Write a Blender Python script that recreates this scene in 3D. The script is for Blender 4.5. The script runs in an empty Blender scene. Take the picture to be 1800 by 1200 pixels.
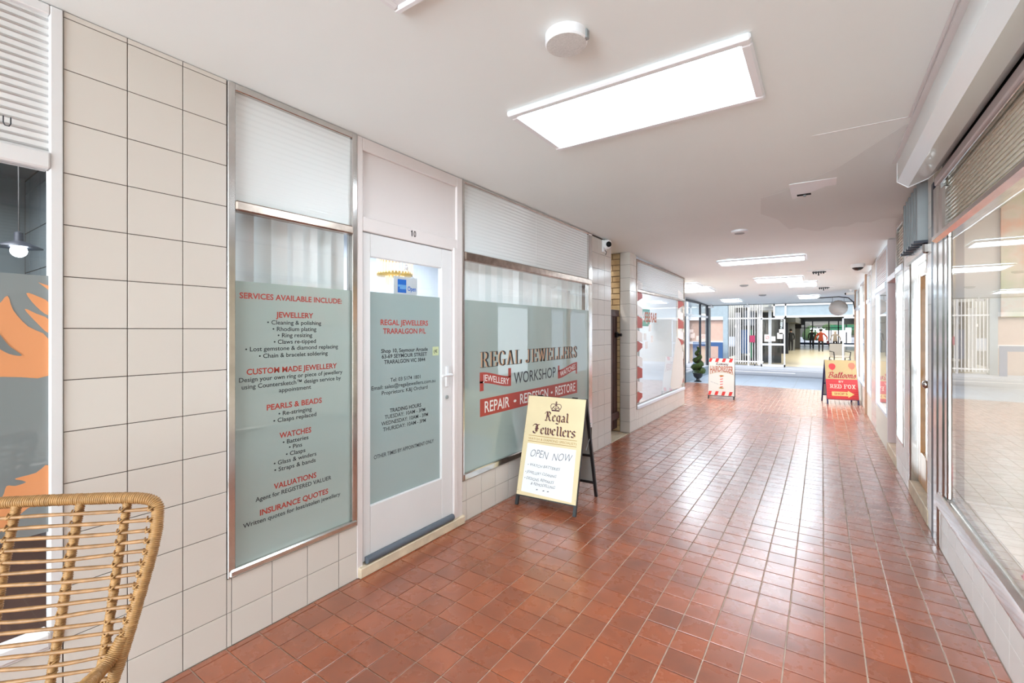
import bpy, math, random
from mathutils import Vector, Matrix, noise as mnoise
random.seed(7)
scene = bpy.context.scene
COL = scene.collection
PI = math.pi

# ------------------------------------------------------------------ camera, sky, sun, exposure
YAW = math.radians(34.25)
cam_d = bpy.data.cameras.new('camera'); cam = bpy.data.objects.new('camera', cam_d); COL.objects.link(cam)
cam_d.sensor_width = 36; cam_d.lens = 16.0; cam_d.shift_y = -19 / 1800; cam_d.clip_start = 0.05; cam_d.clip_end = 500
cam.location = (0, 0, 1.46); cam.rotation_euler = (PI / 2, 0, YAW)
scene.camera = cam
world = bpy.data.worlds.new('world'); scene.world = world; world.use_nodes = True
wn = world.node_tree; wn.nodes.clear()
sky = wn.nodes.new('ShaderNodeTexSky'); sky.sky_type = 'NISHITA'; sky.sun_disc = False
sky.sun_elevation = math.radians(48); sky.sun_rotation = math.radians(200); sky.air_density = 1.0; sky.dust_density = 3.0; sky.ozone_density = 1.0
hs = wn.nodes.new('ShaderNodeHueSaturation'); hs.inputs['Saturation'].default_value = 0.45
bg = wn.nodes.new('ShaderNodeBackground'); bg.inputs['Strength'].default_value = 0.135
wo = wn.nodes.new('ShaderNodeOutputWorld')
wn.links.new(sky.outputs[0], hs.inputs['Color']); wn.links.new(hs.outputs[0], bg.inputs['Color']); wn.links.new(bg.outputs[0], wo.inputs[0])
def lamp(name, kind, loc, energy, color=(1, 1, 1), size=None, rot=(0, 0, 0)):
    d = bpy.data.lights.new(name, kind); d.energy = energy; d.color = color
    if kind == 'AREA':
        d.shape = 'RECTANGLE'; d.size, d.size_y = size
    if kind == 'SUN': d.angle = math.radians(1.5)
    o = bpy.data.objects.new(name, d); COL.objects.link(o); o.location = loc; o.rotation_euler = rot
    return o
lamp('sun', 'SUN', (0, 0, 20), 0.65, (1, 0.96, 0.9), rot=(math.radians(38), 0, math.radians(-22)))
PANEL_GLOW = 12.0
lamp('rear_fill', 'AREA', (-0.8, -4.7, 1.3), 210, (0.80, 0.93, 1.0), (2.8, 2.4), rot=(math.radians(90), 0, math.radians(0)))  # added area light behind the camera, brightens ceiling and walls
lamp('cafe_fill', 'AREA', (-3.6, -0.3, 2.5), 45, (0.95, 0.98, 1), (1.2, 1.6))  # added light that brightens the cafe room besides its pendant
lamp('workshop_lamp', 'AREA', (-3.6, 3.2, 2.5), 52, (0.93, 0.97, 1), (1.2, 3.0))
lamp('right_shop_lamp', 'AREA', (2.3, 2.5, 2.6), 36, (1, 0.98, 0.95), (1.6, 5.0))
lamp('far_right_shop_lamp', 'AREA', (2.0, 9.8, 2.4), 45, (1, 0.98, 0.95), (1.2, 6.0))
lamp('corridor_fill', 'AREA', (3.1, 10.2, 1.2), 42, (0.86, 0.94, 1), (2.0, 5.4), rot=(0, math.radians(105), 0))  # added light aimed out of the shop, brightens corridor ceiling and left wall
lamp('barber_lamp', 'AREA', (-3.6, 8.0, 2.4), 22, (1, 0.99, 0.97), (1.2, 2.4))
lamp('arcade_opposite_lamp', 'AREA', (0, 34, 2.4), 300, (1, 0.96, 0.86), (3.5, 18.0))
scene.view_settings.view_transform = 'Standard'; scene.view_settings.look = 'None'
scene.view_settings.gamma = 1; scene.view_settings.use_curve_mapping = False
scene.view_settings.exposure = 1.06

# ------------------------------------------------------------------ materials
def lin(c): return tuple(((v / 255) / 12.92 if v <= 10 else ((v / 255 + 0.055) / 1.055) ** 2.4) for v in c)
MATS = {}
def mat(name, rgb, rough=0.5, metal=0.0, coat=0.0, vary=0.0, bump=0.0, bscale=40.0, spec=0.5, emis=0.0, alpha=1.0, vscale=6.0, coatr=0.03):
    if name in MATS: return MATS[name]
    m = bpy.data.materials.new(name); m.use_nodes = True; nt = m.node_tree; p = nt.nodes['Principled BSDF']
    c = lin(rgb)
    p.inputs['Base Color'].default_value = (*c, 1); p.inputs['Roughness'].default_value = rough; p.inputs['Metallic'].default_value = metal
    p.inputs['Coat Weight'].default_value = coat; p.inputs['Coat Roughness'].default_value = coatr; p.inputs['Specular IOR Level'].default_value = spec
    p.inputs['Alpha'].default_value = alpha
    if emis: p.inputs['Emission Color'].default_value = (*c, 1); p.inputs['Emission Strength'].default_value = emis
    if vary or bump:
        tc = nt.nodes.new('ShaderNodeTexCoord')
    if vary:
        n = nt.nodes.new('ShaderNodeTexNoise'); n.inputs['Scale'].default_value = vscale; n.inputs['Detail'].default_value = 5
        nt.links.new(tc.outputs['Object'], n.inputs['Vector'])
        r = nt.nodes.new('ShaderNodeMapRange'); r.inputs[1].default_value = 0.3; r.inputs[2].default_value = 0.7
        r.inputs[3].default_value = 1 - vary; r.inputs[4].default_value = 1 + vary * 0.5
        nt.links.new(n.outputs['Fac'], r.inputs[0])
        mx = nt.nodes.new('ShaderNodeVectorMath'); mx.operation = 'SCALE'; mx.inputs[0].default_value = c
        nt.links.new(r.outputs[0], mx.inputs['Scale']); nt.links.new(mx.outputs[0], p.inputs['Base Color'])
    if bump:
        n2 = nt.nodes.new('ShaderNodeTexNoise'); n2.inputs['Scale'].default_value = bscale; n2.inputs['Detail'].default_value = 4
        nt.links.new(tc.outputs['Object'], n2.inputs['Vector'])
        b = nt.nodes.new('ShaderNodeBump'); b.inputs['Strength'].default_value = bump; b.inputs['Distance'].default_value = 0.01
        nt.links.new(n2.outputs['Fac'], b.inputs['Height']); nt.links.new(b.outputs[0], p.inputs['Normal'])
    MATS[name] = m; return m

def tile_mat(name, base, dark, rough, amount, edge=0.0, bump=0.03):
    """tile colour differs from tile to tile (object random + island random) with smudges"""
    m = bpy.data.materials.new(name); m.use_nodes = True; nt = m.node_tree; p = nt.nodes['Principled BSDF']
    L = nt.links.new
    oi = nt.nodes.new('ShaderNodeObjectInfo'); g = nt.nodes.new('ShaderNodeNewGeometry'); tc = nt.nodes.new('ShaderNodeTexCoord')
    ad = nt.nodes.new('ShaderNodeMath'); ad.operation = 'ADD'; L(oi.outputs['Random'], ad.inputs[0]); L(g.outputs['Random Per Island'], ad.inputs[1])
    fr = nt.nodes.new('ShaderNodeMath'); fr.operation = 'FRACT'; L(ad.outputs[0], fr.inputs[0])
    n = nt.nodes.new('ShaderNodeTexNoise'); n.inputs['Scale'].default_value = 5.5; n.inputs['Detail'].default_value = 6; n.inputs['Roughness'].default_value = 0.6
    L(g.outputs['Position'], n.inputs['Vector'])
    mr = nt.nodes.new('ShaderNodeMapRange'); mr.inputs[1].default_value = 0.38; mr.inputs[2].default_value = 0.72; L(n.outputs['Fac'], mr.inputs[0])
    a2 = nt.nodes.new('ShaderNodeMath'); a2.operation = 'MULTIPLY'; a2.inputs[1].default_value = amount; L(fr.outputs[0], a2.inputs[0])
    a3 = nt.nodes.new('ShaderNodeMath'); a3.operation = 'MULTIPLY'; a3.inputs[1].default_value = amount * (0.1 if 'wall' in name else 1); L(mr.outputs[0], a3.inputs[0])
    a4 = nt.nodes.new('ShaderNodeMath'); a4.operation = 'ADD'; L(a2.outputs[0], a4.inputs[0]); L(a3.outputs[0], a4.inputs[1]); a4.use_clamp = True
    mx = nt.nodes.new('ShaderNodeMix'); mx.data_type = 'RGBA'; mx.inputs[6].default_value = (*lin(base), 1); mx.inputs[7].default_value = (*lin(dark), 1)
    L(a4.outputs[0], mx.inputs[0]); L(mx.outputs[2], p.inputs['Base Color'])
    r2 = nt.nodes.new('ShaderNodeMapRange'); r2.inputs[3].default_value = rough - (0 if 'wall' in name else .04); r2.inputs[4].default_value = rough + (0 if 'wall' in name else .08)
    L(mr.outputs[0], r2.inputs[0]); L(r2.outputs[0], p.inputs['Roughness'])
    if 'terracotta' in name: p.inputs['Coat Weight'].default_value = 1.0; p.inputs['Coat Roughness'].default_value = 0.28; p.inputs['Coat IOR'].default_value = 1.6
    n3 = nt.nodes.new('ShaderNodeTexNoise'); n3.inputs['Scale'].default_value = 60; L(g.outputs['Position'], n3.inputs['Vector'])
    b = nt.nodes.new('ShaderNodeBump'); b.inputs['Strength'].default_value = bump; b.inputs['Distance'].default_value = 0.01; L(n3.outputs['Fac'], b.inputs['Height']); L(b.outputs[0], p.inputs['Normal'])
    return m

def glass_mat(name, tint=(1, 1, 1), rough=0.0, film=None, filmfac=0.0, wave=None):
    """thin pane: clear where the film is not, Fresnel mirror on its front side"""
    m = bpy.data.materials.new(name); m.use_nodes = True; nt = m.node_tree; nt.nodes.clear(); L = nt.links.new
    out = nt.nodes.new('ShaderNodeOutputMaterial'); tr = nt.nodes.new('ShaderNodeBsdfTransparent'); tr.inputs[0].default_value = (*tint, 1)
    gl = nt.nodes.new('ShaderNodeBsdfGlossy'); gl.inputs['Roughness'].default_value = rough; gl.inputs[0].default_value = (1, 1, 1, 1)
    fr = nt.nodes.new('ShaderNodeFresnel'); fr.inputs['IOR'].default_value = 1.62
    geo = nt.nodes.new('ShaderNodeNewGeometry')
    inv = nt.nodes.new('ShaderNodeMath'); inv.operation = 'SUBTRACT'; inv.inputs[0].default_value = 1.0; L(geo.outputs['Backfacing'], inv.inputs[1])
    mu = nt.nodes.new('ShaderNodeMath'); mu.operation = 'MULTIPLY'; L(fr.outputs[0], mu.inputs[0]); L(inv.outputs[0], mu.inputs[1])
    base = tr
    if film is not None:
        di = nt.nodes.new('ShaderNodeBsdfDiffuse'); di.inputs[0].default_value = (*lin(film), 1)
        tl = nt.nodes.new('ShaderNodeBsdfTranslucent'); tl.inputs[0].default_value = (*lin(film), 1)
        m0 = nt.nodes.new('ShaderNodeMixShader'); m0.inputs[0].default_value = 0.08 if 'reeded' in name else 0.35; L(di.outputs[0], m0.inputs[1]); L(tl.outputs[0], m0.inputs[2])
        m1 = nt.nodes.new('ShaderNodeMixShader'); m1.inputs[0].default_value = filmfac; L(tr.outputs[0], m1.inputs[1]); L(m0.outputs[0], m1.inputs[2]); base = m1
    if wave:
        tc = nt.nodes.new('ShaderNodeTexCoord'); w = nt.nodes.new('ShaderNodeTexWave'); w.bands_direction = 'Z'; w.inputs['Scale'].default_value = wave; w.inputs['Distortion'].default_value = 0.6
        w.inputs['Detail Scale'].default_value = 0.6
        L(tc.outputs['Object'], w.inputs['Vector']); b = nt.nodes.new('ShaderNodeBump'); b.inputs['Strength'].default_value = 0.8; b.inputs['Distance'].default_value = 0.006
        L(w.outputs['Fac'], b.inputs['Height']); L(b.outputs[0], gl.inputs['Normal']); L(b.outputs[0], fr.inputs['Normal'])
    mx = nt.nodes.new('ShaderNodeMixShader'); L(mu.outputs[0], mx.inputs[0]); L(base.outputs[0], mx.inputs[1]); L(gl.outputs[0], mx.inputs[2])
    L(mx.outputs[0], out.inputs[0]); return m

M = dict(
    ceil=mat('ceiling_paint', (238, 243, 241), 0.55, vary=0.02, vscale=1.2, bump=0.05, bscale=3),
    ceil_dull=mat('ceiling_patch_paint', (228, 232, 230), 0.6),
    white=mat('white_gloss_paint', (224, 222, 221), 0.35, vary=0.03, vscale=3),
    pink_white=mat('pinkish_white_paint', (222, 213, 210), 0.4, vary=0.02, vscale=3),
    upvc=mat('white_plastic', (236, 236, 238), 0.3),
    chrome=mat('polished_metal', (208, 205, 202), 0.16, 1.0, vary=0.12, vscale=9, bump=0.03, bscale=12),
    chrome_dull=mat('tarnished_metal', (176, 160, 148), 0.28, 1.0, vary=0.3, vscale=14),
    alu=mat('white_aluminium', (222, 228, 234), 0.35, 0.2),
    black=mat('black_metal', (22, 22, 24), 0.45),
    navy=mat('navy_metal', (38, 42, 84), 0.45),
    dark=mat('dark_frame_metal', (48, 52, 62), 0.4, 0.3),
    grey=mat('grey_metal', (150, 155, 156), 0.45, 0.3, vary=0.1),
    grout_w=mat('wall_joint', (88, 76, 70), 0.9),
    grout_r=mat('right_wall_joint', (176, 168, 158), 0.9),
    grout_f=mat('floor_joint', (206, 186, 168), 0.85, vary=0.25, vscale=20),
    stone=mat('step_stone', (214, 196, 170), 0.6, vary=0.18, vscale=12, bump=0.1),
    rubber=mat('grey_rubber', (92, 100, 110), 0.5),
    wood=mat('honey_timber', (196, 138, 76), 0.4, vary=0.2, vscale=9, coat=0.3),
    gate=mat('dark_brown_timber', (72, 34, 24), 0.5, vary=0.3, vscale=8),
    pinkdoor=mat('pink_red_paint', (206, 128, 122), 0.4),
    mauve=mat('mauve_grey_paint', (204, 192, 190), 0.4),
    tan=mat('tan_paint', (190, 152, 124), 0.5),
    brick=tile_mat('yellow_brick', (222, 198, 152), (186, 150, 104), 0.75, 0.5, bump=0.3),
    mortar=mat('mortar', (150, 128, 100), 0.9),
    wtile=tile_mat('cream_wall_tile', (216, 209, 200), (209, 200, 190), 0.22, 0.4, bump=0.0),
    rtile=tile_mat('white_wall_tile', (232, 228, 222), (224, 217, 208), 0.25, 0.4, bump=0.0),
    ftile=tile_mat('terracotta_tile', (170, 88, 50), (124, 66, 42), 0.28, 0.5, bump=0.015),
    ftile2=tile_mat('small_terracotta_tile', (182, 106, 70), (152, 86, 58), 0.28, 0.5, bump=0.0),
    glass=glass_mat('clear_glass'),
    film=glass_mat('frosted_film_glass', film=(184, 198, 192), filmfac=0.97),
    filmd=glass_mat('frosted_door_glass', film=(168, 182, 178), filmfac=0.97),
    reed=glass_mat('reeded_glass', film=(246, 250, 250), filmfac=0.9, rough=0.05, wave=11.0),
    reed_p=glass_mat('plain_reeded_glass', film=(246, 250, 250), filmfac=0.9, rough=0.08),
    reed_w=glass_mat('white_reeded_glass', film=(238, 236, 234), filmfac=0.95, rough=0.15),
    reed_b=glass_mat('beige_reeded_glass', film=(222, 210, 188), filmfac=0.85, rough=0.12),
    cafefilm=glass_mat('grey_film_glass', film=(150, 156, 156), filmfac=0.82),
    orange=mat('orange_vinyl', (222, 150, 100), 0.35, coat=0.6),
    vred=mat('red_vinyl', (176, 66, 54), 0.45), vdark=mat('dark_vinyl', (44, 50, 54), 0.5), vwhite=mat('white_vinyl', (238, 232, 228), 0.5),
    vtan=mat('tan_vinyl', (214, 168, 128), 0.5),
    blind=mat('blind_fabric', (244, 247, 246), 0.8), blind2=mat('blind_fabric_grey', (230, 236, 235), 0.8),  # two near tones of blind fabric, mixed at random over the slats
    roomw=mat('room_paint', (226, 232, 240), 0.7), roomcream=mat('cream_room_paint', (222, 215, 202), 0.7),
    roomfloor=mat('white_floor', (232, 228, 224), 0.35, vary=0.04),
    darkfloor=mat('brown_cafe_floor', (70, 48, 40), 0.35),
    greytile=mat('grey_tile', (104, 116, 122), 0.35),
    gold=mat('gold_trim', (230, 190, 110), 0.3, 0.8), crystal=mat('lit_crystal', (240, 222, 190), 0.2, emis=0.5),
    bulb=mat('lit_bulb', (226, 240, 255), 0.3, emis=8.0),
    panel=mat('lit_panel', (226, 243, 255), 0.5, emis=PANEL_GLOW),
    cream=mat('cream_board', (224, 206, 164), 0.5, vary=0.05), wboard=mat('whiteboard', (232, 234, 236), 0.25),
    maroon=mat('maroon_ink', (78, 28, 42), 0.5), ink=mat('marker_ink', (96, 96, 104), 0.6), goldink=mat('gold_ink', (170, 126, 60), 0.5), greyback=mat('grey_board', (158, 158, 154), 0.6),
    rattan=mat('rattan_binding', (172, 130, 80), 0.5, vary=0.25, vscale=60), rod=mat('rattan_rod', (164, 122, 78), 0.5, vary=0.35, vscale=45),
    leaf=mat('leaf_green', (66, 88, 34), 0.6, vary=0.4, vscale=30), pot=mat('black_urn', (34, 36, 40), 0.3),
    signw=mat('sign_white', (216, 208, 198), 0.5), signr=mat('sign_red', (212, 44, 36), 0.5), signb=mat('sign_brown', (168, 92, 62), 0.5), boardbrown=mat('brown_board', (96, 62, 50), 0.6),
    signgold=mat('sign_gold', (180, 154, 106), 0.5), signred2=mat('sign_crimson', (206, 52, 54), 0.5), signredd=mat('sign_crimson_line', (160, 34, 44), 0.5), balloon=mat('balloon_red', (206, 46, 50), 0.4), balloon2=mat('balloon_coral', (212, 106, 78), 0.4), signcream=mat('sign_cream_ink', (240, 206, 186), 0.5), arrow=mat('arrow_gold', (230, 190, 116), 0.5),
    lantern=mat('grey_shell', (158, 152, 148), 0.55), camw=mat('camera_white', (236, 236, 236), 0.3), lens=mat('camera_glass', (14, 14, 16), 0.1),
    pave=mat('pavement', (184, 192, 204), 0.7, vary=0.1, vscale=1.5), road=mat('road', (150, 158, 170), 0.8, vary=0.12), line=mat('white_line', (246, 246, 246), 0.6),
    passf=mat('passage_floor', (232, 220, 190), 0.25), steel=mat('blue_grey_panel', (162, 180, 190), 0.45, vary=0.08), pinkbrick=tile_mat('pink_brick', (214, 184, 170), (200, 168, 154), 0.8, 0.5),
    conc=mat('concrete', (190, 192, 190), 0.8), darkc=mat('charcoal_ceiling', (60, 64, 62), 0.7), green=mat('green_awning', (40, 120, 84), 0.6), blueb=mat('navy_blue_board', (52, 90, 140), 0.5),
    skin=mat('skin', (206, 160, 134), 0.6), hairw=mat('grey_hair', (210, 206, 200), 0.7), hairb=mat('dark_hair', (34, 26, 22), 0.7),
    jblack=mat('black_jacket', (34, 38, 42), 0.8), jorange=mat('rust_jacket', (160, 62, 36), 0.8), jgrey=mat('beige_jacket', (160, 150, 140), 0.8), trous=mat('dark_trousers', (34, 34, 42), 0.8),
    pinkcloth=mat('pink_cloth', (224, 140, 150), 0.9, bump=0.4), paper=mat('paper', (238, 234, 230), 0.7), mag=mat('magenta_print', (170, 50, 90), 0.6), opblue=mat('open_blue', (16, 104, 196), 0.5), oplight=mat('open_light_blue', (110, 168, 220), 0.5), plas=mat('open_plastic', (200, 206, 210), 0.3), greenst=mat('green_sticker', (196, 206, 160), 0.5), plaster=mat('shade_white', (234, 236, 238), 0.5),
    patch=mat('dark_hole', (8, 8, 8), 0.9), beige_u=mat('beige_upholstery', (214, 204, 188), 0.8), foliage=mat('distant_foliage', (70, 96, 60), 0.9, vary=0.4, vscale=3),
)
def speck_mat():
    m = mat('speckled_grille', (214, 213, 210), 0.7, vary=0.12, vscale=160); return m
M['speck'] = speck_mat()
def mural_mat():
    m = bpy.data.materials.new('foliage_mural'); m.use_nodes = True; nt = m.node_tree; p = nt.nodes['Principled BSDF']; L = nt.links.new
    tc = nt.nodes.new('ShaderNodeTexCoord'); n = nt.nodes.new('ShaderNodeTexNoise'); n.inputs['Scale'].default_value = 2.4; n.inputs['Detail'].default_value = 8
    L(tc.outputs['Object'], n.inputs['Vector']); r = nt.nodes.new('ShaderNodeValToRGB'); e = r.color_ramp.elements
    e[0].position = 0.36; e[0].color = (*lin((150, 168, 96)), 1); e[1].position = 0.64; e[1].color = (*lin((236, 160, 110)), 1)
    x = r.color_ramp.elements.new(0.46); x.color = (*lin((206, 206, 164)), 1); y = r.color_ramp.elements.new(0.54); y.color = (*lin((230, 214, 190)), 1)
    L(n.outputs['Fac'], r.inputs[0]); L(r.outputs[0], p.inputs['Base Color']); return m
M['mural'] = mural_mat()

# ------------------------------------------------------------------ mesh helpers
class MB:
    def __init__(s): s.v = []; s.f = []; s.mi = []
    def add(s, vs, fs, m=0):
        o = len(s.v); s.v += [tuple(p) for p in vs]; s.f += [tuple(i + o for i in f) for f in fs]; s.mi += [m] * len(fs); return s
    def box(s, x0, x1, y0, y1, z0, z1, m=0, bev=0.0):
        if x0 > x1: x0, x1 = x1, x0
        if y0 > y1: y0, y1 = y1, y0
        if z0 > z1: z0, z1 = z1, z0
        b = min(bev, (x1 - x0) * .45, (y1 - y0) * .45, (z1 - z0) * .45)
        if b <= 0:
            vs = [(x, y, z) for x in (x0, x1) for y in (y0, y1) for z in (z0, z1)]
            return s.add(vs, [(0, 1, 3, 2), (4, 6, 7, 5), (0, 4, 5, 1), (2, 3, 7, 6), (0, 2, 6, 4), (1, 5, 7, 3)], m)
        c = [((x0 + x1) / 2, (y0 + y1) / 2, (z0 + z1) / 2)][0]; h = ((x1 - x0) / 2, (y1 - y0) / 2, (z1 - z0) / 2)
        vs = []; idx = {}
        for sx in (-1, 1):
            for sy in (-1, 1):
                for sz in (-1, 1):
                    for a in range(3):
                        d = [h[0] - b, h[1] - b, h[2] - b]; d[a] = h[a]
                        idx[(sx, sy, sz, a)] = len(vs); vs.append((c[0] + sx * d[0], c[1] + sy * d[1], c[2] + sz * d[2]))
        fs = []
        def q(l): fs.append(tuple(idx[k] for k in l))
        for a in range(3):
            o1, o2 = [(1, 2), (2, 0), (0, 1)][a]
            for sg in (-1, 1):
                k = []
                for t1, t2 in ((-1, -1), (1, -1), (1, 1), (-1, 1)):
                    t = [0, 0, 0]; t[a] = sg; t[o1] = t1; t[o2] = t2; k.append((*t, a))
                q(k if sg > 0 else k[::-1])
        for a in range(3):
            o1, o2 = [(1, 2), (2, 0), (0, 1)][a]
            for s1 in (-1, 1):
                for s2 in (-1, 1):
                    k = []
                    for (t, ax) in ((-1, o1), (1, o1), (1, o2), (-1, o2)):
                        tt = [0, 0, 0]; tt[a] = t; tt[o1] = s1; tt[o2] = s2; k.append((*tt, ax))
                    q(k if s1 * s2 < 0 else k[::-1])
        for sx in (-1, 1):
            for sy in (-1, 1):
                for sz in (-1, 1):
                    k = [(sx, sy, sz, 0), (sx, sy, sz, 1), (sx, sy, sz, 2)]
                    q(k if sx * sy * sz > 0 else k[::-1])
        return s.add(vs, fs, m)
    def quad(s, a, b, c, d, m=0): return s.add([a, b, c, d], [(0, 1, 2, 3)], m)
    def prism(s, poly, fn, d0, d1, m=0):
        """poly 2D (ccw seen from d1 side); fn(u,v,d)->xyz"""
        n = len(poly); vs = [fn(u, v, d0) for u, v in poly] + [fn(u, v, d1) for u, v in poly]
        fs = [tuple(range(n))[::-1], tuple(range(n, 2 * n))] + [(i, (i + 1) % n, n + (i + 1) % n, n + i) for i in range(n)]
        return s.add(vs, fs, m)
    def tube(s, path, r, n=8, closed=False, m=0, caps=True):
        P = [Vector(p) for p in path]; k = len(P); R = r if callable(r) else (lambda i: r)
        vs = []; fs = []; prev = None
        for i in range(k):
            t = (P[(i + 1) % k] - P[i - 1]) if closed else (P[min(i + 1, k - 1)] - P[max(i - 1, 0)])
            if t.length < 1e-9: t = Vector((0, 0, 1))
            t.normalize()
            if prev is None:
                a = Vector((0, 0, 1)) if abs(t.z) < 0.9 else Vector((1, 0, 0)); u = t.cross(a).normalized()
            else:
                u = (prev - t * prev.dot(t))
                u = u.normalized() if u.length > 1e-6 else t.orthogonal().normalized()
            prev = u; w = t.cross(u)
            for j in range(n):
                an = 2 * PI * j / n; vs.append(P[i] + (u * math.cos(an) + w * math.sin(an)) * R(i))
        for i in range(k if closed else k - 1):
            a = i * n; b = ((i + 1) % k) * n
            for j in range(n): fs.append((a + j, a + (j + 1) % n, b + (j + 1) % n, b + j))
        if caps and not closed:
            fs.append(tuple(range(n))[::-1]); fs.append(tuple(range((k - 1) * n, k * n)))
        return s.add(vs, fs, m)
    def cyl(s, x, y, z0, z1, r0, r1=None, n=20, m=0): return s.lathe([(r0, z0), (r0 if r1 is None else r1, z1)], (x, y, 0), n, m)
    def lathe(s, prof, c=(0, 0, 0), n=20, m=0, fn=None):
        vs = []; fs = []
        for r, z in prof:
            for j in range(n):
                a = 2 * PI * j / n; p = (r * math.cos(a), r * math.sin(a), z)
                if fn: p = fn(p)
                vs.append((c[0] + p[0], c[1] + p[1], c[2] + p[2]))
        k = len(prof)
        for i in range(k - 1):
            for j in range(n): fs.append((i * n + j, i * n + (j + 1) % n, (i + 1) * n + (j + 1) % n, (i + 1) * n + j))
        if prof[0][0] > 1e-5: fs.append(tuple(range(n))[::-1])
        if prof[-1][0] > 1e-5: fs.append(tuple(range((k - 1) * n, k * n)))
        return s.add(vs, fs, m)
    def ball(s, c, r, n=14, m=0, sc=(1, 1, 1)):
        k = 8; prof = [(r * math.sin(PI * i / k) + 1e-6, -r * math.cos(PI * i / k)) for i in range(k + 1)]
        return s.lathe(prof, c, n, m, lambda p: (p[0] * sc[0], p[1] * sc[1], p[2] * sc[2]))
    def build(s, name, mats, parent=None, smooth=False, angle=None):
        me = bpy.data.meshes.new(name); me.from_pydata(s.v, [], s.f)
        if not isinstance(mats, (list, tuple)): mats = [mats]
        for m in mats: me.materials.append(m)
        if len(mats) > 1: me.polygons.foreach_set('material_index', s.mi)
        if smooth: me.polygons.foreach_set('use_smooth', [True] * len(me.polygons))
        me.update(); o = bpy.data.objects.new(name, me); COL.objects.link(o)
        if parent: o.parent = parent
        if smooth and angle:
            try: me.set_sharp_from_angle(angle=angle)
            except Exception: pass
        return o
def tag(o, label=None, cat=None, group=None, kind=None):
    if label: o['label'] = label
    if cat: o['category'] = cat
    if group: o['group'] = group
    if kind: o['kind'] = kind
    return o
def thing(name, label, cat, loc=(0, 0, 0), rz=0, group=None):
    o = bpy.data.objects.new(name, None); COL.objects.link(o); o.location = loc; o.rotation_euler = (0, 0, rz); o.empty_display_size = 0.1
    return tag(o, label, cat, group)
def box_part(name, m, parent, *b, bev=0.0, label=None):
    o = MB().box(*b, bev=bev).build(name, m, parent)
    if label: o['label'] = label
    return o
def struct(o, label=None, cat=None): return tag(o, label, cat, kind='structure')
def catmull(pts, k=8, closed=False):
    P = [Vector(p) for p in pts]; n = len(P); out = []
    for i in range(n if closed else n - 1):
        p0 = P[(i - 1) % n] if closed or i > 0 else P[0] * 2 - P[1]; p1 = P[i]; p2 = P[(i + 1) % n]
        p3 = P[(i + 2) % n] if closed or i + 2 < n else P[-1] * 2 - P[-2]
        for j in range(k):
            t = j / k; out.append(0.5 * ((2 * p1) + (p2 - p0) * t + (2 * p0 - 5 * p1 + 4 * p2 - p3) * t * t + (3 * p1 - p0 - 3 * p2 + p3) * t ** 3))
    if not closed: out.append(P[-1])
    return out

# tiles, bricks: one shared mesh per size
TM = {}
def tile_mesh(w, h, t, b, m, name='tile'):
    key = (round(w, 3), round(h, 3), t, m.name)
    if key in TM: return TM[key]
    x, y = w / 2, h / 2; vs = []
    for z, i in ((0, 0), (t - b * .6, 0), (t, b)):
        vs += [(-x + i, -y + i, z), (x - i, -y + i, z), (x - i, y - i, z), (-x + i, y - i, z)]
    fs = [(8, 9, 10, 11)]
    for k in (0, 4):
        for j in range(4): fs.append((k + j, k + (j + 1) % 4, k + 4 + (j + 1) % 4, k + 4 + j))
    me = bpy.data.meshes.new(name); me.from_pydata(vs, [], fs); me.materials.append(m); me.update(); TM[key] = me; return me
ROT = {'+X': Matrix(((0, 0, 1), (1, 0, 0), (0, 1, 0))).to_euler(), '-X': Matrix(((0, 0, -1), (-1, 0, 0), (0, 1, 0))).to_euler(),
       '-Y': Matrix(((1, 0, 0), (0, 0, -1), (0, 1, 0))).to_euler(), '+Z': Matrix.Identity(3).to_euler()}
def piece(name, parent, face, c, u0, u1, v0, v1, m, t=0.004, gap=0.0032, b=0.0012):
    if u1 - u0 < 0.012 or v1 - v0 < 0.012: return
    me = tile_mesh(u1 - u0 - gap, v1 - v0 - gap, t, b, m, name)
    o = bpy.data.objects.new(name, me); COL.objects.link(o); o.parent = parent; o.rotation_euler = ROT[face]
    u, v = (u0 + u1) / 2, (v0 + v1) / 2
    o.location = {'+X': (c, u, v), '-X': (c, u, v), '-Y': (u, c, v), '+Z': (u, v, c)}[face]
    return o
def tile_field(parent, face, c, us, vs, m, **k):
    for a, b in zip(us, us[1:]):
        for d, e in zip(vs, vs[1:]): piece('tile', parent, face, c, a, b, d, e, m, **k)
def joints(lo, hi, first, pitch):
    r = [lo]; v = first
    while v < hi - 0.006:
        if v > lo + 0.006: r.append(v)
        v += pitch
    return r + [hi]

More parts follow.
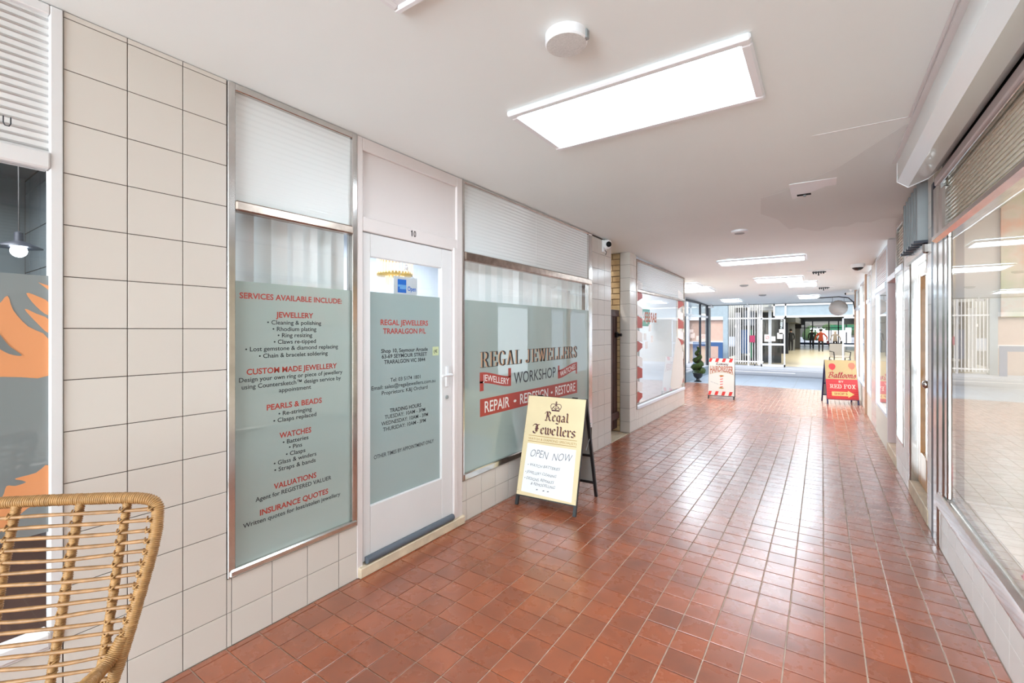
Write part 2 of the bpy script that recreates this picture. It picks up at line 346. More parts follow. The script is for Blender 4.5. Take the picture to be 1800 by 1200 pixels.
# ------------------------------------------------------------------ lettering
TXT = {}
def text2d(s, bold=0.0):
    k = (s, bold)
    if k in TXT: return TXT[k]
    cu = bpy.data.curves.new('t', 'FONT'); cu.body = s; cu.size = 1; cu.resolution_u = 3; cu.offset = bold; cu.fill_mode = 'FRONT'
    ob = bpy.data.objects.new('t', cu); COL.objects.link(ob); dg = bpy.context.evaluated_depsgraph_get(); me = ob.evaluated_get(dg).to_mesh()
    vs = [(v.co.x, v.co.y) for v in me.vertices]; fs = [tuple(p.vertices) for p in me.polygons]
    ob.evaluated_get(dg).to_mesh_clear(); bpy.data.objects.remove(ob); bpy.data.curves.remove(cu)
    TXT[k] = (vs, fs); return TXT[k]
def put(mb, geo, fn, u0, u1, vbase, cap, refcap=0.7, m=0, warp=None):
    """fit 2D letter geometry between u0..u1 on baseline vbase with the given capital height"""
    vs, fs = geo
    if not vs: return
    a = min(v[0] for v in vs); b = max(v[0] for v in vs); su = (u1 - u0) / (b - a); sv = cap / refcap; out = []
    for x, y in vs:
        u = u0 + (x - a) * su; v = vbase + y * sv
        if warp: u, v = warp(u, v, (x - a) / (b - a), y / refcap)
        out.append(fn(u, v))
    mb.add(out, fs, m)
def hull(pts):
    pts = sorted(set(pts)); 
    def half(p):
        r = []
        for q in p:
            while len(r) > 1 and (r[-1][0] - r[-2][0]) * (q[1] - r[-2][1]) - (r[-1][1] - r[-2][1]) * (q[0] - r[-2][0]) <= 0: r.pop()
            r.append(q)
        return r
    a = half(pts); b = half(pts[::-1]); return a[:-1] + b[:-1]
def pen_text(s, glyphs, nib, adv=0.12, slant=0.0, t=0.02, scale=1.0):
    """letters drawn with a broad nib (vector nib, min thickness t)"""
    vs = []; fs = []; x = 0
    for ch in s:
        if ch == ' ': x += 0.45; continue
        g, w = glyphs[ch]
        for pl in g:
            for (ax, ay), (bx, by) in zip(pl, pl[1:]):
                pts = []
                for px, py in ((ax, ay), (bx, by)):
                    for sg in (-1, 1):
                        for q in (-t, t):
                            nx, ny = nib[0] * sg * scale - nib[1] * q * 2, nib[1] * sg * scale + nib[0] * q * 2 if nib[1] else q
                            if not nib[1]: nx = nib[0] * sg * scale
                            pts.append((px + x + nx + slant * (py + ny), py + ny))
                h = hull(pts); o = len(vs); vs += h; fs.append(tuple(range(o, o + len(h))))
        x += w + adv
    return vs, fs
BL = {  # black-letter shapes, x-height 1, capitals 1.5
 'R': ([[(-.15, 1.12), (-.02, 1.38), (.22, 1.5), (.28, 1.3), (.26, .3), (.12, .05)], [(.0, .08), (.2, .02), (.42, .12)], [(.3, 1.42), (.62, 1.5), (.86, 1.28), (.72, .95), (.36, .8)], [(.45, .8), (.66, .62), (.72, .25), (.95, .02), (1.1, .12)], [(.42, 1.3), (.42, .9)]], 1.12),
 'J': ([[(-.22, 1.15), (-.08, 1.42), (.2, 1.5), (.5, 1.38), (.85, 1.5)], [(.52, 1.36), (.56, .9), (.52, .3), (.3, .0), (.02, .08), (-.1, .3)], [(.34, 1.25), (.34, .3)], [(.2, .75), (.75, .8)]], 1.0),
 'e': ([[(.12, .82), (.12, .22), (.36, .0), (.6, .16)], [(.12, .82), (.4, 1.0), (.56, .78), (.16, .48)]], .66),
 'g': ([[(.12, .84), (.12, .26), (.34, .06), (.56, .2)], [(.12, .84), (.36, 1.0), (.6, .86), (.6, -.1), (.4, -.38), (.02, -.3)], [(.55, .9), (.75, 1.0)]], .74),
 'a': ([[(.08, .82), (.34, 1.0), (.56, .8), (.56, .16), (.7, .02), (.78, .1)], [(.56, .58), (.16, .4), (.12, .14), (.32, .0), (.56, .18)]], .76),
 'l': ([[(.1, 1.46), (.22, 1.34), (.22, .16), (.36, .0), (.46, .1)]], .42),
 'w': ([[(.04, 1.1), (.16, .9), (.16, .18), (.34, .0), (.52, .16)], [(.44, 1.06), (.54, .9), (.54, .16), (.72, .0), (.96, .22), (.96, .74), (.84, 1.0)]], 1.04),
 'r': ([[(.06, 1.02), (.18, .86), (.18, .12), (.32, .0), (.4, .08)], [(.2, .8), (.42, 1.02), (.58, .86)]], .58),
 's': ([[(.58, .86), (.36, 1.02), (.12, .84), (.2, .6), (.5, .44), (.54, .18), (.3, .0), (.04, .14)]], .6)}
SE = {  # condensed serif capitals, height 1
 'R': ([[(.16, 0), (.16, 1)], [(0, .01), (.34, .01)], [(0, .99), (.45, .99)], [(.4, .99), (.56, .9), (.58, .75), (.54, .6), (.4, .5)], [(.16, .5), (.42, .5)], [(.36, .5), (.52, .3), (.58, .04), (.7, .01)]], .7),
 'E': ([[(.16, 0), (.16, 1)], [(0, .01), (.6, .01), (.62, .25)], [(0, .99), (.58, .99), (.6, .78)], [(.16, .51), (.42, .51)], [(.43, .38), (.43, .64)]], .64),
 'G': ([[(.6, .75), (.58, .9), (.4, 1.0), (.24, .95), (.13, .75), (.11, .5), (.13, .25), (.24, .05), (.4, 0), (.56, .1)], [(.57, .05), (.57, .42)], [(.42, .42), (.7, .42)]], .72),
 'A': ([[(.12, .01), (.36, 1)], [(.34, 1), (.6, .01)], [(.0, .01), (.24, .01)], [(.46, .01), (.74, .01)], [(.2, .34), (.48, .34)]], .72),
 'L': ([[(.16, 0), (.16, 1)], [(0, .01), (.58, .01), (.6, .28)], [(0, .99), (.34, .99)]], .6),
 'J': ([[(.36, 1), (.36, .2), (.28, .02), (.12, 0), (.03, .12), (.08, .22)], [(.18, .99), (.54, .99)]], .56),
 'W': ([[(.12, 1), (.32, 0)], [(.32, 0), (.5, .95)], [(.48, 1), (.7, 0)], [(.7, 0), (.88, 1)], [(0, .99), (.26, .99)], [(.38, .99), (.62, .99)], [(.76, .99), (1.0, .99)]], .98),
 'S': ([[(.5, .72), (.48, .92), (.3, 1), (.13, .9), (.12, .7), (.3, .54), (.48, .4), (.5, .15), (.32, 0), (.14, .06), (.08, .3)]], .6)}
SC = {  # sloping script
 'B': ([[(.3, 1.4), (.2, .7), (.05, .05)], [(-.1, 1.1), (.1, 1.4), (.5, 1.48), (.8, 1.3), (.7, .95), (.3, .8)], [(.3, .8), (.75, .7), (.75, .25), (.4, 0), (0, .1)]], .95),
 'a': ([[(.5, .85), (.3, .95), (.08, .6), (.1, .15), (.3, .02), (.48, .5), (.52, .9), (.5, .2), (.62, .02), (.78, .2)]], .74),
 'l': ([[(.05, .2), (.3, 1.1), (.28, 1.5), (.16, 1.3), (.12, .2), (.25, 0), (.4, .2)]], .4),
 'o': ([[(.35, .95), (.12, .75), (.08, .25), (.28, .0), (.5, .25), (.5, .75), (.35, .95), (.55, .75), (.72, .85)]], .64),
 'n': ([[(0, .8), (.12, .95), (.14, .02)], [(.14, .5), (.35, .92), (.48, .85), (.48, .15), (.6, .02), (.74, .2)]], .72),
 's': ([[(0, .2), (.28, .95), (.4, .4), (.3, .02), (.08, .08)]], .45),
 'R': ([[(.3, 1.4), (.12, .0)], [(-.1, 1.1), (.2, 1.45), (.6, 1.4), (.6, 1.0), (.25, .75)], [(.25, .75), (.5, .3), (.8, 0)]], .85),
 'm': ([[(0, .8), (.1, .95), (.12, .02)], [(.12, .5), (.28, .92), (.38, .85), (.38, .05)], [(.38, .5), (.55, .92), (.66, .85), (.66, .1), (.8, .1)]], .85),
 'y': ([[(0, .9), (.08, .2), (.25, .05), (.45, .4), (.5, .95)], [(.5, .9), (.4, -.4), (.15, -.45)]], .6)}

# ================================================================== THE SETTING
XL, XR = -2.262, 0.655
def zc(y): return 2.615 if y < 5 else 2.615 - (y - 5) * (0.295 / 11.4)
# ceiling: level, then falling gently towards the street; it ends over the footpath
ys = [-5, 5, 9.43, 13.2]
mb = MB()
def slab(poly, th=0.16, m=0):
    n = len(poly); vs = [(x, y, zc(y)) for x, y in poly] + [(x, y, zc(y) + th) for x, y in poly]
    mb.add(vs, [tuple(range(n))[::-1], tuple(range(n, 2 * n))] + [(i, (i + 1) % n, n + (i + 1) % n, n + i) for i in range(n)], m)
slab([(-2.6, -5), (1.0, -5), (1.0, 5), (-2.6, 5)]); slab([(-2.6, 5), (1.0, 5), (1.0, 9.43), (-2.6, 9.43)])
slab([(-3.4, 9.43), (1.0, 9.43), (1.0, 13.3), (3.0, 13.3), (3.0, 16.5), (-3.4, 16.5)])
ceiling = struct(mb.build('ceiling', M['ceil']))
# old paint patch with a ragged edge, a seam and a cover plate edge
edge = [(-.44, 4.5), (-.3, 4.42), (.1, 3.95), (.38, 3.36), (.62, 3.2), (.63, 5.95), (.5, 5.9), (.42, 6.02), (.3, 5.95), (.22, 6.1), (.1, 6.05), (-.02, 6.2), (-.1, 6.12), (-.22, 5.9), (-.3, 5.95), (-.38, 5.4), (-.5, 5.1)]
mb = MB(); mb.prism(edge, lambda u, v, d: (u, v, zc(v) - d), 0.0006, -0.001); mb.build('paint_patch', M['ceil_dull'], ceiling)
mb = MB(); mb.box(-.05, .40, 3.235, 3.245, 2.6135, 2.616); mb.box(.385, .395, -2, 3.24, 2.611, 2.616); mb.build('joint_strip', M['white'], ceiling)
mb = MB(); mb.box(-3.4, 3.0, 16.5, 16.56, 2.29, 2.48); mb.build('edge_beam', M['grey'], ceiling)

# floor
floor = struct(box_part('floor', M['grout_f'], None, -2.62, 1.0, -5, 9.45, -0.12, -0.0045), 'terracotta tiled arcade floor')
sl = MB(); sl.prism([(-3.3, 9.45), (.95, 9.45), (.95, 13.5), (-3.3, 13.5)], lambda u, v, d: (u, v, d), -0.12, -0.0045); sl.build('street_end_bed', M['grout_f'], floor)
xj = joints(XL, XR, 0.010 - 0.149 * 16, 0.149); yj = joints(-4.9, 9.22, 0.987 - 0.1445 * 40, 0.1445)
S_, C_ = math.sin(YAW), math.cos(YAW)
cells = []
for a, b in zip(xj, xj[1:]):
    for c, d in zip(yj, yj[1:]):
        x, y = (a + b) / 2, (c + d) / 2; dep = -S_ * x + C_ * y; l = C_ * x + S_ * y
        vis = dep > 0.3 and abs(l / dep) < 1.16 and 1.46 / dep < 0.80
        cells.append((dep if vis else 1e9, a, b, c, d))
cells.sort()
for q in cells[:296]: piece('tile', floor, '+Z', -0.0045 + random.uniform(0, .0004), *q[1:], M['ftile'], t=0.0045, gap=0.0055, b=0.0016)
def tile_stuff(cs, m, g, name):
    s = MB()
    for a, b, c, d in cs:
        if b - a < .02 or d - c < .02: continue
        a += g / 2; b -= g / 2; c += g / 2; d -= g / 2; i = .0016
        s.add([(a, c, -.005), (b, c, -.005), (b, d, -.005), (a, d, -.005), (a + i, c + i, 0), (b - i, c + i, 0), (b - i, d - i, 0), (a + i, d - i, 0)],
              [(4, 5, 6, 7), (0, 1, 5, 4), (1, 2, 6, 5), (2, 3, 7, 6), (3, 0, 4, 7)])
    o = s.build(name, m, floor); tag(o, kind='stuff'); return o
tile_stuff([q[1:] for q in cells[296:]], M['ftile'], 0.0055, 'tile_field')
xs = joints(-3.2, XR, -3.2 + .07, .0745); y2 = joints(9.24, 13.48, 9.24 + .098, .0985)
tile_stuff([(a, b, c, d) for a, b in zip(xs, xs[1:]) for c, d in zip(y2, y2[1:]) if not (a < XL - .01 and c < 9.45)], M['ftile2'], 0.007, 'small_tile_field')
tile_stuff([(a, b, c, d) for a, b in zip(joints(-2.56, XL, -2.42, .149), joints(-2.56, XL, -2.42, .149)[1:]) for c, d in zip(joints(5.62, 6.3, 5.75, .1445), joints(5.62, 6.3, 5.75, .1445)[1:])], M['stone'], 0.006, 'passage_tile_field')

# ---------------- left wall
WB = XL - 0.004
mb = MB()
for y0, y1, z0, z1 in ((0.445, 0.992, 0, 2.615), (0.992, 1.741, 0, 0.315), (2.649, 5.01, 0, 0.312), (5.01, 5.612, 0, 2.61), (-5, 0.445, 0, 0.335), (-5, -1.9, .335, 2.615)):
    mb.box(-2.42, WB, y0, y1, z0, z1)
mb.box(-2.41, WB, 6.314, 6.58, 0, 2.585); mb.box(-2.42, WB, 6.58, 9.43, 0, .30)
wall_left = struct(mb.build('wall_left', M['grout_w']), 'cream tiled shop front wall')
zj = [0.0] + [0.157 + .1873 * k for k in range(14)]
tile_field(wall_left, '+X', WB, [.446, .630, .818, .992], zj + [2.614], M['wtile'])
tile_field(wall_left, '+X', WB, [.992, 1.013, 1.201, 1.389, 1.579, 1.70], [0, .157, .314], M['wtile'])
tile_field(wall_left, '+X', WB, [2.649, 2.70] + [2.887 + .1885 * k for k in range(12)], [0, .157, .311], M['wtile'])
tile_field(wall_left, '+X', WB, [5.012, 5.19, 5.385, 5.575, 5.612], zj + [2.60], M['wtile'])
tile_field(wall_left, '+X', WB, joints(-1.9, .445, .445 - .187 * 12, .187), [0, .157, .334], M['wtile'])
tile_field(wall_left, '-Y', 6.314, [-2.408, XL], zj + [2.57], M['wtile'])
tile_field(wall_left, '+X', WB, [6.31, 6.495, 6.58], zj + [2.565], M['wtile'])
tile_field(wall_left, '+X', WB, joints(6.58, 9.43, 6.68, .1885), [0, .145, .298], M['wtile'])
# passage beside the workshop: brick side wall, plain walls
wall_passage = struct(box_part('wall_passage', M['mortar'], None, -5.2, -2.412, 6.33, 6.5, 0, 2.58), 'yellow brick wall of the side passage')
for r in range(31):
    z = .005 + r * .083; off = .0 if r % 2 else .115; x = -2.412 + off
    while x > -3.7:
        a = max(x - .23, -3.72); b = min(x, -2.412)
        if b - a > .03: piece('brick', wall_passage, '-Y', 6.33, a, b, z, z + .083, M['brick'], t=.012, gap=.011, b=.003)
        x -= .23
struct(box_part('wall_workshop_side', M['conc'], None, -5.2, -2.42, 5.45, 5.6, 0, 2.6), 'plain side wall of the workshop')
struct(box_part('floor_passage', M['pave'], None, -5.2, -2.625, 5.6, 6.33, -.12, 0.0), 'pale passage floor')
g = thing('passage_gate', 'dark brown timber gate in the side passage beside the workshop', 'gate', (-2.44, 5.66, 0))
for k in range(4): box_part('board', M['gate'], g, -.03, 0, .01 + k * .155, .155 + k * .155, .06, 1.74, bev=.006)
box_part('rail', M['gate'], g, 0, .03, .01, .62, 1.66, 1.755, bev=.005); box_part('rail', M['gate'], g, 0, .03, .01, .62, .2, .3, bev=.005)
mb = MB(); mb.box(0, .035, .52, .6, 1.36, 1.44, bev=.01); mb.tube([(.02, .56, 1.4), (.09, .56, 1.4)], .02); mb.build('latch', M['black'], g, smooth=True, angle=.6)

# ---------------- generic window in a wall that runs along Y (sgn=+1: left wall, faces +X)
def W(n, y0, y1, z0, z1, X, sgn, fr=0.025, depth=.05, frame=None, label=None, top=None):
    mb = MB(); a, b = X - sgn * depth, X + sgn * .006
    mb.box(a, b, y0, y0 + fr, z0, z1, bev=.003); mb.box(a, b, y1 - fr, y1, z0, z1, bev=.003)
    mb.box(a, b, y0 + fr, y1 - fr, z1 - fr, z1, bev=.003)
    mb.box(a, b, y0 + fr, y1 - fr, z0, z0 + fr, bev=.003)
    return struct(mb.build('window_%d' % n, frame or M['chrome']), label)
def pane(parent, m, X, y0, y1, z0, z1, name='pane', label=None, t=.006):
    o = box_part(name, m, parent, X - t / 2, X + t / 2, y0, y1, z0, z1); 
    if label: o['label'] = label
    return o

# window 1: cafe window at the left edge
w1 = W(1, -1.9, .445, .335, 2.612, XL, 1, fr=.034, frame=M['white'], label='white framed cafe window with grey film and orange leaf shapes')
box_part('transom_bar', M['white'], w1, XL - .05, XL + .012, -1.87, .412, 2.03, 2.09, bev=.006)
box_part('sill', M['white'], w1, XL - .05, XL + .02, -1.87, .412, .345, .40, bev=.008)
pane(w1, M['reed_w'], XL - .02, -1.87, .412, 2.09, 2.58, label='white ribbed upper pane')
for k in range(18):  # ribs of the white upper pane
    z = 2.105 + k * .027; mb = MB(); mb.tube([(XL - .017, -1.86, z), (XL - .017, .41, z)], .005, n=6); mb.build('rib', M['white'], w1, smooth=True)
pane(w1, M['glass'], XL - .02, -1.87, .412, .40, 2.03, label='clear pane')
pane(w1, M['cafefilm'], XL - .0165, -1.87, .412, .745, 1.655, name='frosted_film', t=.001)
fy = lambda off: (lambda u, v: (XL + off, u, v))
fyd = lambda u, v, d: (XL + d, u, v)
# orange shapes on the glass (u = Y, v = Z)
def decal(pts, m, name, parent, X0, th=.0012, k=6):
    P = [(p.x, p.y) for p in catmull([(a, b, 0) for a, b in pts], k, True)] if k else pts
    a = sum(P[i][0] * P[(i + 1) % len(P)][1] - P[(i + 1) % len(P)][0] * P[i][1] for i in range(len(P)))
    if a < 0: P = P[::-1]
    mb = MB(); mb.prism(P, lambda u, v, d: (X0 + d, u, v), 0, th); return mb.build(name, m, parent)
XG = XL - .0158
decal([(-.02, 1.20), (.16, 1.285), (.30, 1.305), (.411, 1.30), (.411, 1.43), (.36, 1.475), (.325, 1.53), (.312, 1.578), (.29, 1.545), (.24, 1.50), (.1, 1.46), (-.05, 1.42)], M['orange'], 'leaf_decal', w1, XG, k=3)
decal([(.27, 1.43), (.31, 1.385), (.345, 1.375), (.315, 1.41), (.285, 1.46)], M['cafefilm'], 'leaf_cut', w1, XG + .0015)
decal([(.352, 1.535), (.38, 1.49), (.411, 1.452), (.411, 1.50), (.38, 1.52)], M['orange'], 'leaf_decal', w1, XG, k=3)
decal([(.356, 1.59), (.38, 1.545), (.411, 1.515), (.411, 1.56), (.385, 1.58)], M['orange'], 'leaf_decal', w1, XG, k=3)
decal([(.385, 1.63), (.411, 1.605), (.411, 1.62)], M['orange'], 'leaf_decal', w1, XG, k=0)
decal([(.411, .98), (.38, .962), (.33, .955), (.345, .945), (.355, .935), (.33, .93), (.31, .935), (.30, .90), (.27, .88), (.15, .86), (.0, .84), (-.1, .70), (.2, .72), (.3, .79), (.36, .845), (.411, .86)], M['orange'], 'leaf_decal', w1, XG, k=3)
mb = MB(); mb.tube([(XL + .003, .300, 2.178), (XL + .003, .300, 2.155)], .0018, n=6); mb.tube([(XL + .003, .300, 2.156), (XL + .003, .304, 2.147), (XL + .003, .313, 2.147), (XL + .003, .317, 2.156), (XL + .003, .317, 2.178)], .0018, n=6); mb.build('lettering', M['vdark'], w1)
# cafe room
rb = MB(); rb.box(-5.2, -5.1, -2, .93, 0, 2.7, m=0); rb.box(-5.2, -2.42, -2.1, -2.0, 0, 2.7); rb.box(-5.2, -2.42, .80, .93, 0, 2.7); rb.box(-5.2, -2.3, -2, .93, 2.62, 2.72)
struct(rb.build('wall_cafe', M['greytile']), 'dark grey cafe room walls')
wc = struct(box_part('wall_cafe_tiled', M['grout_w'], None, -5.1, -2.43, .79, .80, 0, 2.62), 'dark grey tiled wall inside the cafe')
tile_field(wc, '-Y', .79, joints(-5.05, -2.44, -4.9, .32), joints(0, 2.6, .1, .30), M['greytile'], t=.006, gap=.006)
struct(box_part('floor_cafe', M['darkfloor'], None, -5.2, -2.42, -2, .93, -.1, .02), 'dark brown cafe floor')
pl = thing('pendant_lamp', 'dark metal pendant lamp with bright bulb hanging inside the cafe', 'lamp', (-4.0, .594, 1.96))
mb = MB(); mb.lathe([(.105, 0), (.103, .004), (.05, .028), (.022, .04), (.02, .09), (.0, .10)], n=28); mb.build('shade', M['dark'], pl, smooth=True, angle=.7)
mb = MB(); mb.lathe([(.10, .002), (.045, .022), (0, .024)], n=28); mb.build('shade_lining', M['plaster'], pl, smooth=True)
mb = MB(); mb.ball((0, 0, -.02), .038); mb.build('bulb', M['bulb'], pl, smooth=True)
mb = MB(); mb.tube([(0, 0, .09), (0, 0, .66)], .004); mb.build('cord', M['black'], pl)

# window 2: tall services window
w2 = W(2, .994, 1.70, .316, 2.613, XL, 1, fr=.034, label='tall metal framed window listing jewellery services')
o = box_part('transom_bar', M['chrome_dull'], w2, XL - .04, XL + .016, 1.026, 1.668, 2.02, 2.068, bev=.007)
pane(w2, M['reed'], XL - .02, 1.028, 1.666, 2.068, 2.579, label='ribbed upper pane'); pane(w2, M['glass'], XL - .02, 1.028, 1.666, .35, 2.02, label='clear pane')
pane(w2, M['film'], XL - .0165, 1.028, 1.666, .35, 1.695, name='frosted_film', t=.001)
box_part('drip_sill', M['chrome'], w2, XL - .02, XL + .014, 1.0, 1.695, .318, .352, bev=.007)
T1 = [
 ('SERVICES AVAILABLE INCLUDE:', 1.054, 1.608, 1.628, 1), ('JEWELLERY', 1.228, 1.432, 1.541, 1), ('• Cleaning & polishing', 1.184, 1.479, 1.502, 0),
 ('• Rhodium plating', 1.211, 1.450, 1.469, 0), ('• Ring resizing', 1.237, 1.426, 1.437, 0), ('• Claws re-tipped', 1.217, 1.447, 1.404, 0),
 ('• Lost gemstone & diamond replacing', 1.080, 1.584, 1.371, 0), ('• Chain & bracelet soldering', 1.144, 1.519, 1.336, 0), ('CUSTOM MADE JEWELLERY', 1.086, 1.577, 1.262, 1),
 ('Design your own ring or piece of jewellery', 1.052, 1.613, 1.225, 0), ('using Countersketch™ design service by', 1.064, 1.603, 1.191, 0), ('appointment', 1.243, 1.419, 1.158, 0),
 ('PEARLS & BEADS', 1.182, 1.483, 1.078, 1), ('• Re-stringing', 1.241, 1.423, 1.039, 0), ('• Clasps replaced', 1.215, 1.450, 1.007, 0), ('WATCHES', 1.246, 1.420, 0.927, 1),
 ('• Batteries', 1.263, 1.404, 0.890, 0), ('• Pins', 1.296, 1.368, 0.858, 0), ('• Clasps', 1.280, 1.386, 0.825, 0), ('• Glass & winders', 1.217, 1.450, 0.792, 0),
 ('• Straps & bands', 1.220, 1.446, 0.758, 0), ('VALUATIONS', 1.217, 1.450, 0.676, 1), ('Agent for REGISTERED VALUER', 1.128, 1.541, 0.637, 0),
 ('INSURANCE QUOTES', 1.149, 1.522, 0.567, 1), ('Written quotes for lost/stolen jewellery', 1.070, 1.599, 0.529, 0)]
D1 = [
 ('REGAL JEWELLERS', 1.895, 2.311, 1.513, 1), ('TRARALGON P/L', 1.914, 2.289, 1.458, 1), ('Shop 10, Seymour Arcade', 1.900, 2.308, 1.332, 2), ('63-69 SEYMOUR STREET', 1.905, 2.300, 1.297, 2),
 ('TRARALGON VIC 3844', 1.923, 2.283, 1.261, 2), ('Tel: 03 5174 1801', 1.974, 2.237, 1.144, 0), ('Email: sales@regaljewellers.com.au', 1.825, 2.385, 1.105, 0), ('Proprietors: K&J Orchard', 1.905, 2.306, 1.067, 0),
 ('TRADING HOURS', 1.969, 2.245, 0.948, 2), ('TUESDAY: 10AM - 3PM', 1.928, 2.283, 0.912, 0), ('WEDNESDAY: 10AM - 3PM', 1.901, 2.311, 0.874, 0), ('THURSDAY: 10AM - 3PM', 1.914, 2.289, 0.836, 0),
 ('OTHER TIMES BY APPOINTMENT ONLY', 1.844, 2.368, 0.677, 0)]
def letter_lines(rows, X, parent, capH, capB):
    for s, a, b, z, k in rows:
        mb = MB(); cap = capH if k == 1 else capB
        put(mb, text2d(s, {0: .008, 1: .022, 2: .02}[k]), lambda u, v: (X + .0008, u, v), a, b, z - cap / 2, cap)
        mb.build('lettering', M['vred'] if k == 1 else M['vdark'], parent)
letter_lines(T1, XL - .016, w2, .0275, .0215)

# door 1: white shop door number 10
mb = MB()
mb.box(-2.36, XL + .004, 1.70, 1.741, 0, 2.612, bev=.004); mb.box(-2.36, XL + .004, 2.585, 2.649, 0, 2.612, bev=.004); mb.box(-2.36, XL + .012, 2.542, 2.585, .06, 2.075, bev=.006)
mb.box(-2.36, XL + .004, 1.741, 2.585, 2.535, 2.612, bev=.004); mb.box(-2.36, XL + .004, 1.741, 2.585, 2.055, 2.14, bev=.004)
mb.box(-2.30, XL - .012, 1.741, 2.585, 2.14, 2.54)
door1 = struct(mb.build('door_1', M['pink_white']), 'white painted door frame with solid panel above, number 10')
leaf = MB(); xa, xb = -2.31, XL - .006
leaf.box(xa, xb, 1.745, 1.803, .075, 2.05, bev=.004); leaf.box(xa, xb, 2.43, 2.54, .075, 2.05, bev=.004); leaf.box(xa, xb, 1.803, 2.43, 1.912, 2.05, bev=.003); leaf.box(xa, xb, 1.803, 2.43, .075, .395, bev=.003)
leaf = leaf.build('door_leaf', M['white'], door1)
pane(leaf, M['glass'], XL - .03, 1.803, 2.43, .395, 1.912); pane(leaf, M['filmd'], XL - .0265, 1.803, 2.43, .395, 1.70, name='frosted_film', t=.001)
letter_lines(D1, XL - .026, leaf, .034, .0245)
mb = MB()
mb.box(XL + .005, XL + .006, 2.128, 2.135, 2.088, 2.128); mb.box(XL + .005, XL + .006, 2.122, 2.129, 2.117, 2.122)
put(mb, text2d('0', .01), lambda u, v: (XL + .0055, u, v), 2.146, 2.168, 2.088, .04)
mb.build('lettering', M['black'], door1)
mb = MB(); mb.box(XL - .006, XL + .006, 2.465, 2.495, 1.05, 1.2, bev=.004); mb.tube([(XL, 2.48, 1.14), (XL + .045, 2.48, 1.14)], .009); mb.tube([(XL + .045, 2.487, 1.14), (XL + .05, 2.45, 1.142), (XL + .048, 2.38, 1.138)], .009); mb.build('handle', M['upvc'], leaf, smooth=True, angle=.6)
mb = MB(); mb.lathe([(.014, 0), (.014, .008), (.006, .009), (0, .009)], (XL - .006, 2.482, .975), 16, fn=lambda p: (p[2], p[0], p[1])); mb.build('lock', M['grey'], leaf)
mb = MB(); mb.tube([(XL + .01, 1.76, .088), (XL + .01, 2.53, .088)], .022, n=12); mb.build('weather_bar', M['rubber'], leaf, smooth=True, angle=.6)
box_part('door_step', M['stone'], door1, -2.36, XL + .028, 1.705, 2.655, 0, .062, bev=.006)
box_part('sticker', M['greenst'], leaf, XL - .0265, XL - .0255, 2.357, 2.418, 1.283, 1.345); mb = MB(); put(mb, text2d('(€', .01), fy(-.0248), 2.368, 2.405, 1.303, .022); mb.build('sticker_print', M['vdark'], leaf)
# the OPEN sign hanging behind the door glass
sg = thing('open_sign', 'small grey and blue open sign hanging in the white door glass', 'sign', (XL - .045, 2.07, 1.70))
box_part('board', M['plas'], sg, 0, .004, -.055, .155, 0, .118, bev=.002)
mb = MB(); mb.box(.0042, .0052, -.022, .052, .012, .10); mb.build('blue_square', M['opblue'], sg); mb = MB(); mb.box(.0054, .006, -.022, .052, .05, .064); mb.box(.0054, .006, -.005, .052, .036, .05); mb.build('pale_band', M['oplight'], sg)
mb = MB(); put(mb, text2d('Open', .02), lambda u, v: (.0052, u, v), .064, .14, .028, .03); mb.build('lettering', M['opblue'], sg)
mb = MB(); mb.tube([(.003, -.02, .115), (.003, .052, .178), (.003, .128, .112)], .0015, n=5); mb.build('string', M['grey'], sg)
mb = MB(); mb.lathe([(.0, 0), (.017, .001), (.017, .004), (.006, .012), (0, .014)], (.003, .052, .185), 18, fn=lambda p: (p[2], p[0], p[1])); mb.build('suction_hook', M['upvc'], sg, smooth=True)
# chandelier inside
ch = thing('chandelier', 'small crystal chandelier glowing behind the door glass', 'lamp', (-3.05, 2.68, 1.93))
mb = MB(); mb.lathe([(.15, .14), (.155, .155), (.155, .18), (.15, .19)], n=24); mb.lathe([(.15, .0), (.153, .02), (.15, .03)], n=24); mb.build('ring', M['gold'], ch, smooth=True)
for rr, n, z0, z1 in ((.148, 34, .02, .15), (.075, 16, -.07, .03)):
    mb = MB()
    for k in range(n):
        a = 2 * PI * k / n; x, y = rr * math.cos(a), rr * math.sin(a); mb.tube([(x, y, z1), (x, y, z0), (x, y, z0 - .01)], lambda i: (.006, .0075, .001)[i], n=5)
    mb.build('crystal_fringe', M['crystal'], ch)
mb = MB(); mb.tube([(0, 0, .15), (0, 0, .65)], .006); mb.tube([(-.15, 0, .17), (.15, 0, .17)], .004); mb.build('stem', M['gold'], ch)

# window 3: workshop window
w3 = W(3, 2.651, 5.01, .313, 2.612, XL, 1, fr=.022, label='wide metal framed workshop window')
box_part('end_stile', M['chrome'], w3, XL - .045, XL + .007, 4.915, 4.99, .33, 2.59, bev=.004)
box_part('transom_bar', M['chrome_dull'], w3, XL - .04, XL + .016, 2.673, 4.985, 2.0, 2.066, bev=.008)
pane(w3, M['reed'], XL - .02, 2.673, 3.759, 2.066, 2.59, label='ribbed upper pane'); pane(w3, M['reed'], XL - .02, 3.761, 4.915, 2.066, 2.59, label='ribbed upper pane')
pane(w3, M['glass'], XL - .02, 2.673, 4.915, .335, 2.0, label='clear pane'); pane(w3, M['film'], XL - .0165, 2.673, 4.915, .335, 1.698, name='frosted_film', t=.001)
box_part('drip_sill', M['chrome'], w3, XL - .02, XL + .014, 2.66, 4.99, .315, .368, bev=.007)
Xd = XL - .0156
mb = MB(); put(mb, pen_text('REGAL JEWELLERS', SE, (.085, 0), adv=.12, t=.014), fy(-.0156), 2.888, 4.648, 1.160, .126, refcap=1); mb.build('lettering', M['vdark'], w3)
